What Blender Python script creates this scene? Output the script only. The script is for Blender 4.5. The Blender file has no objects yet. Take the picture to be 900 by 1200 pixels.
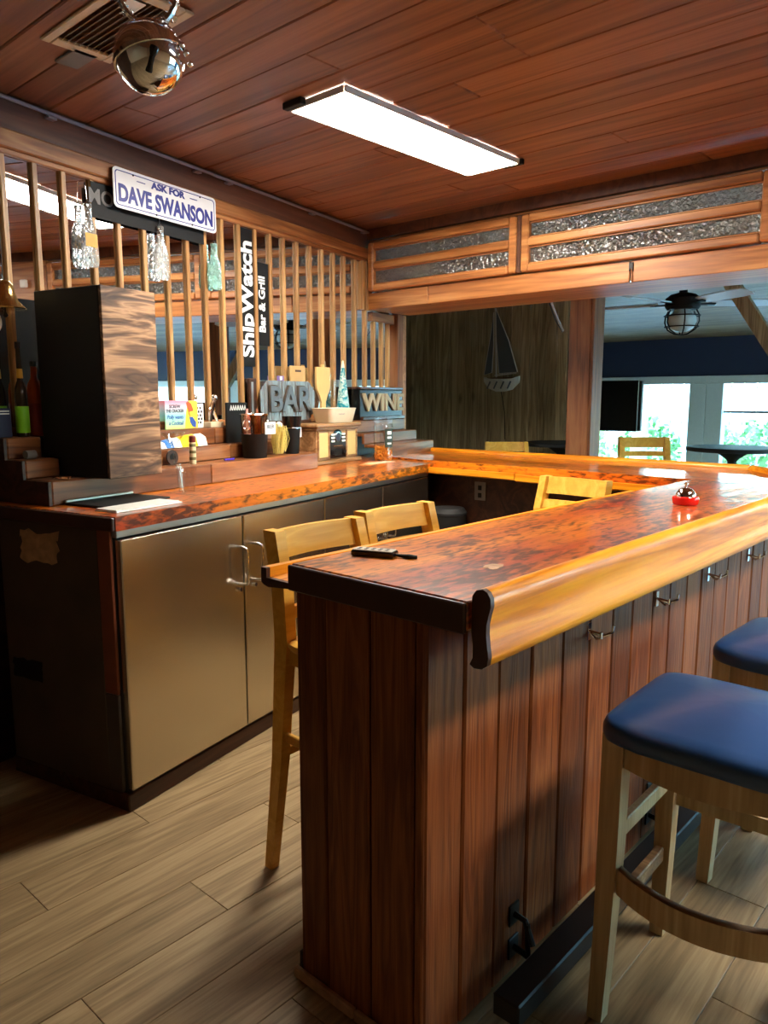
import bpy, bmesh, math, random
from mathutils import Vector, Matrix
random.seed(7)
PI = math.pi
SC = bpy.context.scene
COL = SC.collection

# ------------------------------------------------------------------ camera
cam_d = bpy.data.cameras.new('camera'); cam = bpy.data.objects.new('camera', cam_d); COL.objects.link(cam)
cam.location = (0, 0, 1.45)
cam.rotation_euler = (math.radians(90 - 8.56), 0, math.radians(42.1))
cam_d.sensor_fit = 'VERTICAL'; cam_d.sensor_height = 36.0; cam_d.lens = 36.0 * 890 / 1200
cam_d.clip_start = 0.02; cam_d.clip_end = 300
SC.camera = cam

# ------------------------------------------------------------------ sky, sun, exposure
W = bpy.data.worlds.new('world'); SC.world = W; W.use_nodes = True
wn = W.node_tree.nodes; wl = W.node_tree.links
for nd in list(wn): wn.remove(nd)
sky = wn.new('ShaderNodeTexSky'); sky.sky_type = 'NISHITA'; sky.sun_disc = False
sky.sun_elevation = math.radians(48); sky.sun_rotation = math.radians(204.6); sky.air_density = 1.2
bg = wn.new('ShaderNodeBackground'); bg.inputs['Strength'].default_value = 1.6
wo = wn.new('ShaderNodeOutputWorld'); wl.new(sky.outputs[0], bg.inputs[0]); wl.new(bg.outputs[0], wo.inputs[0])
sun_d = bpy.data.lights.new('sun', 'SUN'); sun_d.energy = 3.6; sun_d.angle = math.radians(0.6); sun_d.color = (1.0, 0.95, 0.87)
sun = bpy.data.objects.new('sun', sun_d); COL.objects.link(sun)
sun.rotation_euler = (math.radians(42), 0, math.radians(-25))
LAMP = 28.0            # ceiling panel emission
SC.view_settings.view_transform = 'Standard'; SC.view_settings.look = 'None'
SC.view_settings.exposure = 1.7; SC.view_settings.gamma = 1.0; SC.view_settings.use_curve_mapping = False

# ------------------------------------------------------------------ constants of the place
A = math.radians(12.8)                       # the mirror wall stands 12.8 degrees off the room's axis
U = Vector((-math.sin(A), math.cos(A), 0)); N = Vector((math.cos(A), math.sin(A), 0))
O = Vector((-2.33, 1.25, 0))
def cw(t, s, z=0.0): return O + N * t + U * s + Vector((0, 0, z))
CEIL = 2.57
HY = 3.90                                    # front of the header above the far bar leg
TM = -0.74                                   # mirror face

# ------------------------------------------------------------------ material helpers
def rgb(r, g, b):
    f = lambda c: (c / 255 / 12.92) if c / 255 <= 0.04045 else ((c / 255 + 0.055) / 1.055) ** 2.4
    return (f(r), f(g), f(b), 1)
def newmat(name):
    m = bpy.data.materials.new(name); m.use_nodes = True
    nt = m.node_tree; return m, nt, nt.nodes['Principled BSDF']
def plain(name, c, rough=0.5, metal=0.0, spec=0.5, coat=0.0, emit=None, estr=0.0, trans=0.0, ior=1.45, vary=0.06, scale=30, bump=0.0):
    m, nt, p = newmat(name)
    p.inputs['Roughness'].default_value = rough; p.inputs['Metallic'].default_value = metal
    p.inputs['Specular IOR Level'].default_value = spec; p.inputs['Coat Weight'].default_value = coat
    p.inputs['Transmission Weight'].default_value = trans; p.inputs['IOR'].default_value = ior
    tc = nt.nodes.new('ShaderNodeTexCoord'); nz = nt.nodes.new('ShaderNodeTexNoise'); nz.inputs['Scale'].default_value = scale
    nz.inputs['Detail'].default_value = 3
    nt.links.new(tc.outputs['Object'], nz.inputs['Vector'])
    mx = nt.nodes.new('ShaderNodeMix'); mx.data_type = 'RGBA'
    mx.inputs[6].default_value = tuple(v * (1 - vary) for v in c[:3]) + (1,)
    mx.inputs[7].default_value = tuple(min(1, v * (1 + vary)) for v in c[:3]) + (1,)
    nt.links.new(nz.outputs['Fac'], mx.inputs[0]); nt.links.new(mx.outputs[2], p.inputs['Base Color'])
    if bump:
        b = nt.nodes.new('ShaderNodeBump'); b.inputs['Strength'].default_value = bump; b.inputs['Distance'].default_value = 0.01
        nt.links.new(nz.outputs['Fac'], b.inputs['Height']); nt.links.new(b.outputs[0], p.inputs['Normal'])
    if emit:
        p.inputs['Emission Color'].default_value = emit; p.inputs['Emission Strength'].default_value = estr
    return m
def wood(name, dark, mid, light, axis=0, stretch=14.0, scale=10.0, rough=0.45, coat=0.0, bump=0.15, vary=0.25, knots=0.0, spec=0.4, band=0.55):
    """grain that runs along a local axis, each piece shifted and toned by its own random number"""
    m, nt, p = newmat(name); L = nt.links.new
    tc = nt.nodes.new('ShaderNodeTexCoord'); oi = nt.nodes.new('ShaderNodeObjectInfo')
    ml = nt.nodes.new('ShaderNodeVectorMath'); ml.operation = 'SCALE'; ml.inputs[0].default_value = (31.7, 47.3, 23.9)
    L(oi.outputs['Random'], ml.inputs['Scale'])
    ad = nt.nodes.new('ShaderNodeVectorMath'); ad.operation = 'ADD'
    L(tc.outputs['Object'], ad.inputs[0]); L(ml.outputs[0], ad.inputs[1])
    mp = nt.nodes.new('ShaderNodeMapping'); sv = [scale, scale, scale]; sv[axis] = scale / stretch
    mp.inputs['Scale'].default_value = sv; L(ad.outputs[0], mp.inputs['Vector'])
    n1 = nt.nodes.new('ShaderNodeTexNoise'); n1.inputs['Scale'].default_value = 1.0; n1.inputs['Detail'].default_value = 4
    n1.inputs['Distortion'].default_value = 0.7
    L(mp.outputs[0], n1.inputs['Vector'])
    # rings: noise bands
    mr = nt.nodes.new('ShaderNodeMath'); mr.operation = 'MULTIPLY'; mr.inputs[1].default_value = 9.0; L(n1.outputs['Fac'], mr.inputs[0])
    pp = nt.nodes.new('ShaderNodeMath'); pp.operation = 'PINGPONG'; pp.inputs[1].default_value = 1.0; L(mr.outputs[0], pp.inputs[0])
    mp2 = nt.nodes.new('ShaderNodeMapping'); sv2 = [scale * 11] * 3; sv2[axis] = scale * 0.5; mp2.inputs['Scale'].default_value = sv2
    L(ad.outputs[0], mp2.inputs['Vector'])
    n2 = nt.nodes.new('ShaderNodeTexNoise'); n2.inputs['Scale'].default_value = 1.0; n2.inputs['Detail'].default_value = 2; L(mp2.outputs[0], n2.inputs['Vector'])
    mixf = nt.nodes.new('ShaderNodeMix'); mixf.data_type = 'FLOAT'; mixf.inputs[0].default_value = band
    L(n2.outputs['Fac'], mixf.inputs[2]); L(pp.outputs[0], mixf.inputs[3])
    cr = nt.nodes.new('ShaderNodeValToRGB'); e = cr.color_ramp.elements
    e[0].position = 0.12; e[0].color = dark; e[1].position = 0.88; e[1].color = light
    k = cr.color_ramp.elements.new(0.5); k.color = mid
    L(mixf.outputs[0], cr.inputs[0])
    hsv = nt.nodes.new('ShaderNodeHueSaturation')
    mv = nt.nodes.new('ShaderNodeMapRange'); mv.inputs[3].default_value = 1 - vary; mv.inputs[4].default_value = 1 + vary
    L(oi.outputs['Random'], mv.inputs[0]); L(mv.outputs[0], hsv.inputs['Value']); L(cr.outputs[0], hsv.inputs['Color'])
    out = hsv.outputs[0]
    if knots:
        vo = nt.nodes.new('ShaderNodeTexVoronoi'); vo.inputs['Scale'].default_value = 1.0
        mp3 = nt.nodes.new('ShaderNodeMapping'); sv3 = [5.0] * 3; sv3[axis] = 2.2; mp3.inputs['Scale'].default_value = sv3
        L(ad.outputs[0], mp3.inputs['Vector']); L(mp3.outputs[0], vo.inputs['Vector'])
        rr = nt.nodes.new('ShaderNodeMapRange'); rr.inputs[1].default_value = 0.05; rr.inputs[2].default_value = 0.16
        rr.inputs[3].default_value = knots; rr.inputs[4].default_value = 0; L(vo.outputs['Distance'], rr.inputs[0])
        mk = nt.nodes.new('ShaderNodeMix'); mk.data_type = 'RGBA'; L(rr.outputs[0], mk.inputs[0]); L(out, mk.inputs[6])
        mk.inputs[7].default_value = tuple(v * 0.45 for v in dark[:3]) + (1,); out = mk.outputs[2]
    L(out, p.inputs['Base Color'])
    p.inputs['Roughness'].default_value = rough; p.inputs['Coat Weight'].default_value = coat; p.inputs['Coat Roughness'].default_value = 0.06
    p.inputs['Specular IOR Level'].default_value = spec
    if bump:
        b = nt.nodes.new('ShaderNodeBump'); b.inputs['Strength'].default_value = bump; b.inputs['Distance'].default_value = 0.004
        L(mixf.outputs[0], b.inputs['Height']); L(b.outputs[0], p.inputs['Normal'])
    return m
def burnt(name, axis=1):
    """torched and lacquered softwood of the bar tops: orange ground, short dark dashes along the grain"""
    m, nt, p = newmat(name); L = nt.links.new
    tc = nt.nodes.new('ShaderNodeTexCoord')
    def nz(sx, sy, det, dist=0.0, off=0.0):
        mp = nt.nodes.new('ShaderNodeMapping'); v = [sx, sx, sx]; v[axis] = sy; mp.inputs['Scale'].default_value = v
        mp.inputs['Location'].default_value = (off, off, off)
        n = nt.nodes.new('ShaderNodeTexNoise'); n.inputs['Scale'].default_value = 1; n.inputs['Detail'].default_value = det; n.inputs['Distortion'].default_value = dist
        L(tc.outputs['Object'], mp.inputs['Vector']); L(mp.outputs[0], n.inputs['Vector']); return n.outputs['Fac']
    dash = nz(62, 19, 3, 0.4); patch = nz(5, 2.2, 2, 0, 7.3); fine = nz(120, 6, 2, 0, 3.1); tone = nz(9, 0.7, 2, 0, 1.7)
    c1 = nt.nodes.new('ShaderNodeValToRGB'); e = c1.color_ramp.elements
    e[0].position = 0.3; e[0].color = rgb(188, 66, 10); e[1].position = 0.72; e[1].color = rgb(246, 146, 30)
    L(tone, c1.inputs[0])
    c2 = nt.nodes.new('ShaderNodeMix'); c2.data_type = 'RGBA'; c2.blend_type = 'MULTIPLY'; c2.inputs[0].default_value = 0.5
    L(c1.outputs[0], c2.inputs[6])
    cf = nt.nodes.new('ShaderNodeValToRGB'); cf.color_ramp.elements[0].color = (0.45, 0.33, 0.25, 1); cf.color_ramp.elements[0].position = 0.3; cf.color_ramp.elements[1].position = 0.65
    L(fine, cf.inputs[0]); L(cf.outputs[0], c2.inputs[7])
    mm = nt.nodes.new('ShaderNodeMath'); mm.operation = 'MULTIPLY_ADD'; mm.inputs[1].default_value = 0.55; L(patch, mm.inputs[0]); L(dash, mm.inputs[2])
    rr = nt.nodes.new('ShaderNodeMapRange'); rr.inputs[1].default_value = 0.72; rr.inputs[2].default_value = 0.92; rr.inputs[3].default_value = 0; rr.inputs[4].default_value = 0.9
    L(mm.outputs[0], rr.inputs[0])
    mk = nt.nodes.new('ShaderNodeMix'); mk.data_type = 'RGBA'; L(rr.outputs[0], mk.inputs[0]); L(c2.outputs[2], mk.inputs[6]); mk.inputs[7].default_value = rgb(58, 18, 8)
    L(mk.outputs[2], p.inputs['Base Color'])
    p.inputs['Roughness'].default_value = 0.32; p.inputs['Coat Weight'].default_value = 0.7; p.inputs['Coat Roughness'].default_value = 0.10
    wav = nz(14, 3, 2, 0, 5.0)
    b = nt.nodes.new('ShaderNodeBump'); b.inputs['Strength'].default_value = 0.25; b.inputs['Distance'].default_value = 0.01
    L(wav, b.inputs['Height']); L(b.outputs[0], p.inputs['Normal']); L(b.outputs[0], p.inputs['Coat Normal'])
    return m
def stainless(name, c, rough=0.3):
    m, nt, p = newmat(name); L = nt.links.new
    tc = nt.nodes.new('ShaderNodeTexCoord'); mp = nt.nodes.new('ShaderNodeMapping'); mp.inputs['Scale'].default_value = (4, 4, 160)
    n = nt.nodes.new('ShaderNodeTexNoise'); n.inputs['Scale'].default_value = 1; n.inputs['Detail'].default_value = 2
    L(tc.outputs['Object'], mp.inputs['Vector']); L(mp.outputs[0], n.inputs['Vector'])
    n2 = nt.nodes.new('ShaderNodeTexNoise'); n2.inputs['Scale'].default_value = 2.2; n2.inputs['Detail'].default_value = 2; n2.inputs['Distortion'].default_value = 0.3; L(tc.outputs['Object'], n2.inputs['Vector'])
    mr = nt.nodes.new('ShaderNodeMapRange'); mr.inputs[1].default_value = 0.3; mr.inputs[2].default_value = 0.7; mr.inputs[3].default_value = rough - 0.03; mr.inputs[4].default_value = rough + 0.06
    p.inputs['Roughness'].default_value = rough
    p.inputs['Base Color'].default_value = c; p.inputs['Metallic'].default_value = 1
    b = nt.nodes.new('ShaderNodeBump'); b.inputs['Strength'].default_value = 0.05; b.inputs['Distance'].default_value = 0.002
    L(n.outputs['Fac'], b.inputs['Height']); L(b.outputs[0], p.inputs['Normal'])
    return m
def pane_glass(name, tint=(0.93, 0.98, 1, 1), gloss=0.06, rough=0.0):
    m = bpy.data.materials.new(name); m.use_nodes = True; nt = m.node_tree; nt.nodes.clear(); L = nt.links.new
    o = nt.nodes.new('ShaderNodeOutputMaterial'); t = nt.nodes.new('ShaderNodeBsdfTransparent'); t.inputs[0].default_value = tint
    g = nt.nodes.new('ShaderNodeBsdfGlossy'); g.inputs['Roughness'].default_value = rough
    lw = nt.nodes.new('ShaderNodeLayerWeight'); pw = nt.nodes.new('ShaderNodeMath'); pw.operation = 'POWER'; pw.inputs[1].default_value = 4.0; L(lw.outputs['Facing'], pw.inputs[0])
    ad = nt.nodes.new('ShaderNodeMath'); ad.operation = 'MULTIPLY_ADD'; ad.inputs[1].default_value = 0.55; ad.inputs[2].default_value = gloss; L(pw.outputs[0], ad.inputs[0])
    mx = nt.nodes.new('ShaderNodeMixShader'); L(ad.outputs[0], mx.inputs[0]); L(t.outputs[0], mx.inputs[1]); L(g.outputs[0], mx.inputs[2]); L(mx.outputs[0], o.inputs[0])
    return m
def pebbled(name):
    """obscure hammered glass of the transom panels"""
    m = bpy.data.materials.new(name); m.use_nodes = True; nt = m.node_tree; nt.nodes.clear(); L = nt.links.new
    o = nt.nodes.new('ShaderNodeOutputMaterial')
    tc = nt.nodes.new('ShaderNodeTexCoord'); vo = nt.nodes.new('ShaderNodeTexVoronoi'); vo.inputs['Scale'].default_value = 60
    nz = nt.nodes.new('ShaderNodeTexNoise'); nz.inputs['Scale'].default_value = 40; L(tc.outputs['Object'], nz.inputs['Vector'])
    mx0 = nt.nodes.new('ShaderNodeVectorMath'); mx0.operation = 'MULTIPLY_ADD'; mx0.inputs[1].default_value = (0.03, 0.03, 0.03)
    L(nz.outputs['Color'], mx0.inputs[0]); L(tc.outputs['Object'], mx0.inputs[2]); L(mx0.outputs[0], vo.inputs['Vector'])
    b = nt.nodes.new('ShaderNodeBump'); b.inputs['Strength'].default_value = 0.9; b.inputs['Distance'].default_value = 0.012; L(vo.outputs['Distance'], b.inputs['Height'])
    g = nt.nodes.new('ShaderNodeBsdfGlossy'); g.inputs['Roughness'].default_value = 0.12; L(b.outputs[0], g.inputs['Normal']); g.inputs[0].default_value = (0.8, 0.8, 0.78, 1)
    t = nt.nodes.new('ShaderNodeBsdfTranslucent'); t.inputs[0].default_value = (0.62, 0.6, 0.55, 1); L(b.outputs[0], t.inputs['Normal'])
    d = nt.nodes.new('ShaderNodeBsdfRefraction'); d.inputs['Roughness'].default_value = 0.2; d.inputs['IOR'].default_value = 1.3; L(b.outputs[0], d.inputs['Normal']); d.inputs[0].default_value = (0.75, 0.74, 0.7, 1)
    m1 = nt.nodes.new('ShaderNodeMixShader'); m1.inputs[0].default_value = 0.45; L(t.outputs[0], m1.inputs[1]); L(d.outputs[0], m1.inputs[2])
    m2 = nt.nodes.new('ShaderNodeMixShader'); m2.inputs[0].default_value = 0.28; L(m1.outputs[0], m2.inputs[1]); L(g.outputs[0], m2.inputs[2])
    L(m2.outputs[0], o.inputs[0]); return m

M = {}
M['floor'] = wood('floor_wood', rgb(108, 88, 60), rgb(144, 121, 87), rgb(170, 147, 110), axis=1, stretch=16, scale=12, rough=0.42, vary=0.07, bump=0.12, spec=0.35, band=0.4)
M['gap'] = plain('backing_board', rgb(104, 70, 46), 0.8)
M['floor_gap'] = plain('floor_underlay', rgb(128, 106, 76), 0.8)
M['ceil'] = wood('ceiling_wood', rgb(100, 62, 42), rgb(132, 84, 58), rgb(150, 100, 70), axis=0, stretch=22, scale=7, rough=0.42, vary=0.22, bump=0.1)
M['fascia'] = wood('wall_board_wood', rgb(70, 42, 30), rgb(88, 54, 38), rgb(104, 66, 46), axis=1, stretch=20, scale=6, rough=0.5, vary=0.08)
M['strip'] = wood('strip_wood', rgb(128, 88, 48), rgb(168, 122, 70), rgb(196, 154, 98), axis=2, stretch=16, scale=12, rough=0.42, vary=0.16)
M['rail'] = wood('rail_wood', rgb(104, 60, 30), rgb(146, 92, 50), rgb(174, 120, 70), axis=1, stretch=18, scale=10, rough=0.45, vary=0.1)
M['header'] = wood('header_wood', rgb(132, 80, 42), rgb(176, 114, 62), rgb(202, 146, 88), axis=0, stretch=18, scale=8, rough=0.42, vary=0.12, knots=0.6)
M['mirror'] = plain('mirror_glass', (0.86, 0.88, 0.88, 1), 0.015, 1.0, vary=0.0)
M['bar_top'] = burnt('burnt_lacquered_wood', 1)
M['bar_top_x'] = burnt('burnt_lacquered_wood_cross', 0)
M['arm'] = wood('armrest_wood', rgb(182, 100, 12), rgb(224, 138, 20), rgb(240, 164, 40), axis=1, stretch=16, scale=12, rough=0.38, coat=0.15, vary=0.06, spec=0.3)
M['arm_x'] = wood('armrest_wood_cross', rgb(182, 100, 12), rgb(224, 138, 20), rgb(240, 164, 40), axis=0, stretch=16, scale=12, rough=0.38, coat=0.15, vary=0.06, spec=0.3)
M['arm_end'] = plain('armrest_end_wood', rgb(62, 32, 18), 0.5)
M['slab_edge'] = plain('slab_dark_edge', rgb(58, 32, 20), 0.42, vary=0.25, scale=14)
M['board'] = wood('bar_board_wood', rgb(84, 42, 20), rgb(116, 62, 30), rgb(138, 80, 40), axis=2, stretch=16, scale=22, rough=0.55, vary=0.3, bump=0.25, spec=0.18, band=0.5, knots=0.35)
M['dark_wood'] = wood('dark_wood', rgb(40, 22, 14), rgb(58, 32, 20), rgb(74, 44, 28), axis=1, stretch=12, scale=9, rough=0.45, vary=0.15)
M['tier'] = wood('tier_wood', rgb(84, 46, 24), rgb(118, 70, 38), rgb(146, 94, 54), axis=1, stretch=12, scale=9, rough=0.34, vary=0.18, knots=0.6, coat=0.25)
M['tier_blk'] = wood('tier_dark_wood', rgb(48, 30, 24), rgb(66, 44, 36), rgb(84, 58, 48), axis=1, stretch=12, scale=9, rough=0.22, vary=0.12, coat=0.4)
M['ply'] = wood('torched_plywood', rgb(66, 46, 34), rgb(112, 80, 57), rgb(182, 138, 100), axis=1, stretch=5, scale=11, rough=0.6, vary=0.02, bump=0.3, band=0.75)
M['steel'] = stainless('brushed_steel', (0.60, 0.55, 0.45, 1), 0.27)
M['steel_trim'] = stainless('steel_trim', (0.52, 0.5, 0.46, 1), 0.35)
M['chrome'] = plain('chrome', (0.86, 0.86, 0.88, 1), 0.06, 1.0, vary=0.0)
M['black'] = plain('black_paint', rgb(15, 14, 14), 0.6, spec=0.3)
M['black_gloss'] = plain('black_gloss', rgb(16, 16, 18), 0.18)
M['rubber'] = plain('black_rubber', rgb(20, 19, 18), 0.7)
M['iron'] = plain('black_iron', rgb(26, 24, 23), 0.42, 0.5)
M['cabinet'] = plain('brown_painted_panel', rgb(70, 58, 45), 0.5, vary=0.6, scale=5)
M['primer'] = plain('rust_brown_board', rgb(120, 62, 36), 0.55, vary=0.18, scale=14)
M['scab'] = plain('worn_beige_patch', rgb(170, 132, 98), 0.7, vary=0.6, scale=28)
M['grey_panel'] = plain('grey_brown_panel', rgb(66, 58, 52), 0.45, vary=0.2, scale=9)
M['chair'] = wood('golden_chair_wood', rgb(206, 148, 50), rgb(218, 162, 62), rgb(228, 176, 78), axis=1, stretch=14, scale=9, rough=0.42, coat=0.05, vary=0.06, bump=0.06, spec=0.3)
M['chair_pale'] = wood('pale_chair_wood', rgb(206, 148, 50), rgb(218, 162, 62), rgb(228, 176, 78), axis=0, stretch=14, scale=9, rough=0.42, coat=0.05, vary=0.06, bump=0.06, spec=0.3)
M['chair_grey'] = wood('brown_chair_wood', rgb(96, 62, 34), rgb(128, 88, 50), rgb(148, 108, 68), axis=0, stretch=14, scale=9, rough=0.4, vary=0.06, bump=0.06)
M['stool'] = wood('worn_stool_wood', rgb(146, 124, 88), rgb(176, 152, 112), rgb(198, 178, 140), axis=2, stretch=14, scale=10, rough=0.42, vary=0.08, bump=0.1, band=0.35)
M['stool_worn'] = wood('scuffed_stretcher_wood', rgb(84, 58, 32), rgb(122, 92, 58), rgb(160, 132, 94), axis=0, stretch=10, scale=11, rough=0.55, vary=0.1, bump=0.2, band=0.4)
M['vinyl'] = plain('blue_vinyl', rgb(34, 66, 112), 0.3, vary=0.08, scale=9, bump=0.08, spec=0.55)
M['grey_wood'] = wood('weathered_plank', rgb(122, 106, 80), rgb(164, 148, 116), rgb(188, 174, 142), axis=2, stretch=12, scale=9, rough=0.6, vary=0.2, knots=0.7, bump=0.3)
M['post'] = wood('post_wood', rgb(96, 54, 28), rgb(136, 82, 46), rgb(160, 106, 64), axis=2, stretch=14, scale=9, rough=0.5, vary=0.1, knots=0.6)
M['blue_wall'] = plain('navy_wall', rgb(40, 50, 76), 0.6)
M['far_ceil'] = wood('porch_ceiling_wood', rgb(112, 84, 56), rgb(144, 112, 78), rgb(164, 134, 98), axis=0, stretch=20, scale=8, rough=0.5, vary=0.12)
M['white_trim'] = plain('white_trim', rgb(206, 212, 214), 0.45)
M['wall'] = plain('tan_wall', rgb(176, 146, 112), 0.7)
M['glass'] = pane_glass('tinted_window_glass', (0.74, 0.93, 0.97, 1), 0.04)
M['pebbled'] = pebbled('pebbled_glass')
M['lamp'] = plain('lamp_diffuser', (1, 1, 1, 1), 0.5, emit=(1.0, 0.93, 0.82, 1), estr=LAMP, vary=0)
M['almond'] = plain('almond_metal', rgb(206, 188, 158), 0.4)
M['vent_dark'] = plain('vent_louver', rgb(132, 116, 92), 0.45)
M['grey'] = plain('grey_plastic', rgb(110, 106, 102), 0.5)
M['conduit'] = plain('conduit_grey', rgb(134, 130, 140), 0.4)
M['white'] = plain('white_paint', rgb(236, 236, 230), 0.4, vary=0.02)
M['navy_ink'] = plain('navy_ink', rgb(34, 44, 128), 0.4)
M['plate'] = plain('white_plate', rgb(226, 226, 228), 0.25, vary=0.02)
M['clear'] = pane_glass('clear_glass', (0.95, 0.97, 0.96, 1), 0.06, 0.02)
M['clear_plastic'] = pane_glass('clear_plastic', (0.97, 0.97, 0.96, 1), 0.05, 0.05)
def crinkle(name, c, tw=0.9):
    m, nt, p = newmat(name); p.inputs['Base Color'].default_value = c; p.inputs['Roughness'].default_value = 0.06
    p.inputs['Transmission Weight'].default_value = tw; p.inputs['IOR'].default_value = 1.35
    tc = nt.nodes.new('ShaderNodeTexCoord'); v = nt.nodes.new('ShaderNodeTexNoise'); v.inputs['Scale'].default_value = 55; v.inputs['Detail'].default_value = 1
    nt.links.new(tc.outputs['Object'], v.inputs['Vector'])
    b = nt.nodes.new('ShaderNodeBump'); b.inputs['Strength'].default_value = 1.0; b.inputs['Distance'].default_value = 0.02
    nt.links.new(v.outputs['Fac'], b.inputs['Height']); nt.links.new(b.outputs[0], p.inputs['Normal']); return m
M['crinkle'] = crinkle('crinkled_clear_glass', (0.95, 0.96, 0.92, 1), 0.8)
M['crinkle_green'] = crinkle('crinkled_green_glass', (0.55, 0.86, 0.74, 1), 0.8)

# ------------------------------------------------------------------ mesh helpers
class MB:
    def __init__(s): s.v = []; s.f = []
    def add(s, vs, fs, mat=None):
        b = len(s.v)
        s.v += [tuple(mat @ Vector(v)) if mat else tuple(v) for v in vs]
        s.f += [[b + i for i in f] for f in fs]; return s
    def box(s, x0, x1, y0, y1, z0, z1, c=0.0, mat=None):
        if c <= 0:
            v = [(x, y, z) for x in (x0, x1) for y in (y0, y1) for z in (z0, z1)]
            f = [(0, 1, 3, 2), (4, 6, 7, 5), (0, 4, 5, 1), (2, 3, 7, 6), (0, 2, 6, 4), (1, 5, 7, 3)]
            return s.add(v, f, mat)
        c = min(c, (x1 - x0) * .45, (y1 - y0) * .45, (z1 - z0) * .45)
        X = (x0, x1); Y = (y0, y1); Z = (z0, z1); v = []; idx = {}
        for i in (0, 1):
            for j in (0, 1):
                for k in (0, 1):
                    sx, sy, sz = (c if i == 0 else -c), (c if j == 0 else -c), (c if k == 0 else -c)
                    idx[i, j, k, 0] = len(v); v.append((X[i], Y[j] + sy, Z[k] + sz))
                    idx[i, j, k, 1] = len(v); v.append((X[i] + sx, Y[j], Z[k] + sz))
                    idx[i, j, k, 2] = len(v); v.append((X[i] + sx, Y[j] + sy, Z[k]))
        f = []; I = lambda i, j, k, a: idx[i, j, k, a]
        f += [(I(0,0,0,0), I(0,0,1,0), I(0,1,1,0), I(0,1,0,0)), (I(1,0,0,0), I(1,1,0,0), I(1,1,1,0), I(1,0,1,0)),
              (I(0,0,0,1), I(1,0,0,1), I(1,0,1,1), I(0,0,1,1)), (I(0,1,0,1), I(0,1,1,1), I(1,1,1,1), I(1,1,0,1)),
              (I(0,0,0,2), I(0,1,0,2), I(1,1,0,2), I(1,0,0,2)), (I(0,0,1,2), I(1,0,1,2), I(1,1,1,2), I(0,1,1,2))]
        for j in (0, 1):
            for k in (0, 1): f.append((I(0,j,k,1), I(0,j,k,2), I(1,j,k,2), I(1,j,k,1)))
        for i in (0, 1):
            for k in (0, 1): f.append((I(i,0,k,0), I(i,0,k,2), I(i,1,k,2), I(i,1,k,0)))
        for i in (0, 1):
            for j in (0, 1): f.append((I(i,j,0,0), I(i,j,0,1), I(i,j,1,1), I(i,j,1,0)))
        for i in (0, 1):
            for j in (0, 1):
                for k in (0, 1): f.append((I(i,j,k,0), I(i,j,k,1), I(i,j,k,2)))
        return s.add(v, f, mat)
    def loft(s, rings, caps=True, closed=True):
        b = len(s.v); n = len(rings[0])
        for r in rings: s.v += [tuple(p) for p in r]
        for k in range(len(rings) - 1):
            for i in range(n if closed else n - 1):
                j = (i + 1) % n; s.f.append([b + k * n + i, b + k * n + j, b + (k + 1) * n + j, b + (k + 1) * n + i])
        if caps:
            s.f.append([b + i for i in reversed(range(n))]); s.f.append([b + (len(rings) - 1) * n + i for i in range(n)])
        return s
    def tube(s, pts, r, n=10, caps=True, closed=False):
        pts = [Vector(p) for p in pts]; rs = r if isinstance(r, (list, tuple)) else [r] * len(pts)
        rings = []; prev = None
        for i, p in enumerate(pts):
            if closed: d = pts[(i + 1) % len(pts)] - pts[i - 1]
            else: d = (pts[min(i + 1, len(pts) - 1)] - pts[max(i - 1, 0)])
            d.normalize()
            if prev is None:
                a = Vector((0, 0, 1)) if abs(d.z) < 0.9 else Vector((1, 0, 0)); x = d.cross(a).normalized()
            else: x = (prev - d * prev.dot(d)).normalized()
            prev = x; y = d.cross(x)
            rings.append([p + (x * math.cos(2 * PI * k / n) + y * math.sin(2 * PI * k / n)) * rs[i] for k in range(n)])
        if closed: rings.append(rings[0])
        return s.loft(rings, caps and not closed)
    def lathe(s, prof, n=24, c=(0, 0, 0), caps=True, sx=1.0, sy=1.0):
        rings = [[(c[0] + r * sx * math.cos(2 * PI * k / n), c[1] + r * sy * math.sin(2 * PI * k / n), c[2] + z) for k in range(n)] for r, z in prof]
        return s.loft(rings, caps)
    def prism(s, poly, axis, a0, a1):
        """polygon in the two other axes (in xyz order) pulled along axis"""
        def P(u, v, a): return {0: (a, u, v), 1: (u, a, v), 2: (u, v, a)}[axis]
        return s.loft([[P(u, v, a0) for u, v in poly], [P(u, v, a1) for u, v in poly]])
    def mesh(s, name, mat, smooth=True, ang=35):
        me = bpy.data.meshes.new(name); me.from_pydata(s.v, [], s.f)
        bm = bmesh.new(); bm.from_mesh(me); bmesh.ops.recalc_face_normals(bm, faces=bm.faces); bm.to_mesh(me); bm.free()
        me.materials.append(mat)
        if smooth:
            me.shade_smooth(); me.set_sharp_from_angle(angle=math.radians(ang))
        return me
    def build(s, name, mat, parent=None, loc=None, rz=None, smooth=True, ang=35):
        return link(name, s.mesh(name, mat, smooth, ang), parent, loc, rz)
def link(name, me, parent=None, loc=None, rz=None):
    o = bpy.data.objects.new(name, me); COL.objects.link(o)
    if parent: o.parent = parent
    if loc is not None: o.location = loc
    if rz is not None: o.rotation_euler = (0, 0, rz)
    return o
def empty(name, loc=(0, 0, 0), rz=0.0):
    o = bpy.data.objects.new(name, None); COL.objects.link(o); o.location = loc; o.rotation_euler = (0, 0, rz); o.empty_display_size = 0.1; return o
def tag(o, label, cat, group=None):
    o['label'] = label; o['category'] = cat
    if group: o['group'] = group
    return o
def struct(o, label=None):
    o['kind'] = 'structure'
    if label: o['label'] = label
    return o
def cbox(name, mat, parent, x0, x1, y0, y1, z0, z1, c=0.003, **k):
    return MB().box(x0, x1, y0, y1, z0, z1, c).build(name, mat, parent, smooth=False, **k)
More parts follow.
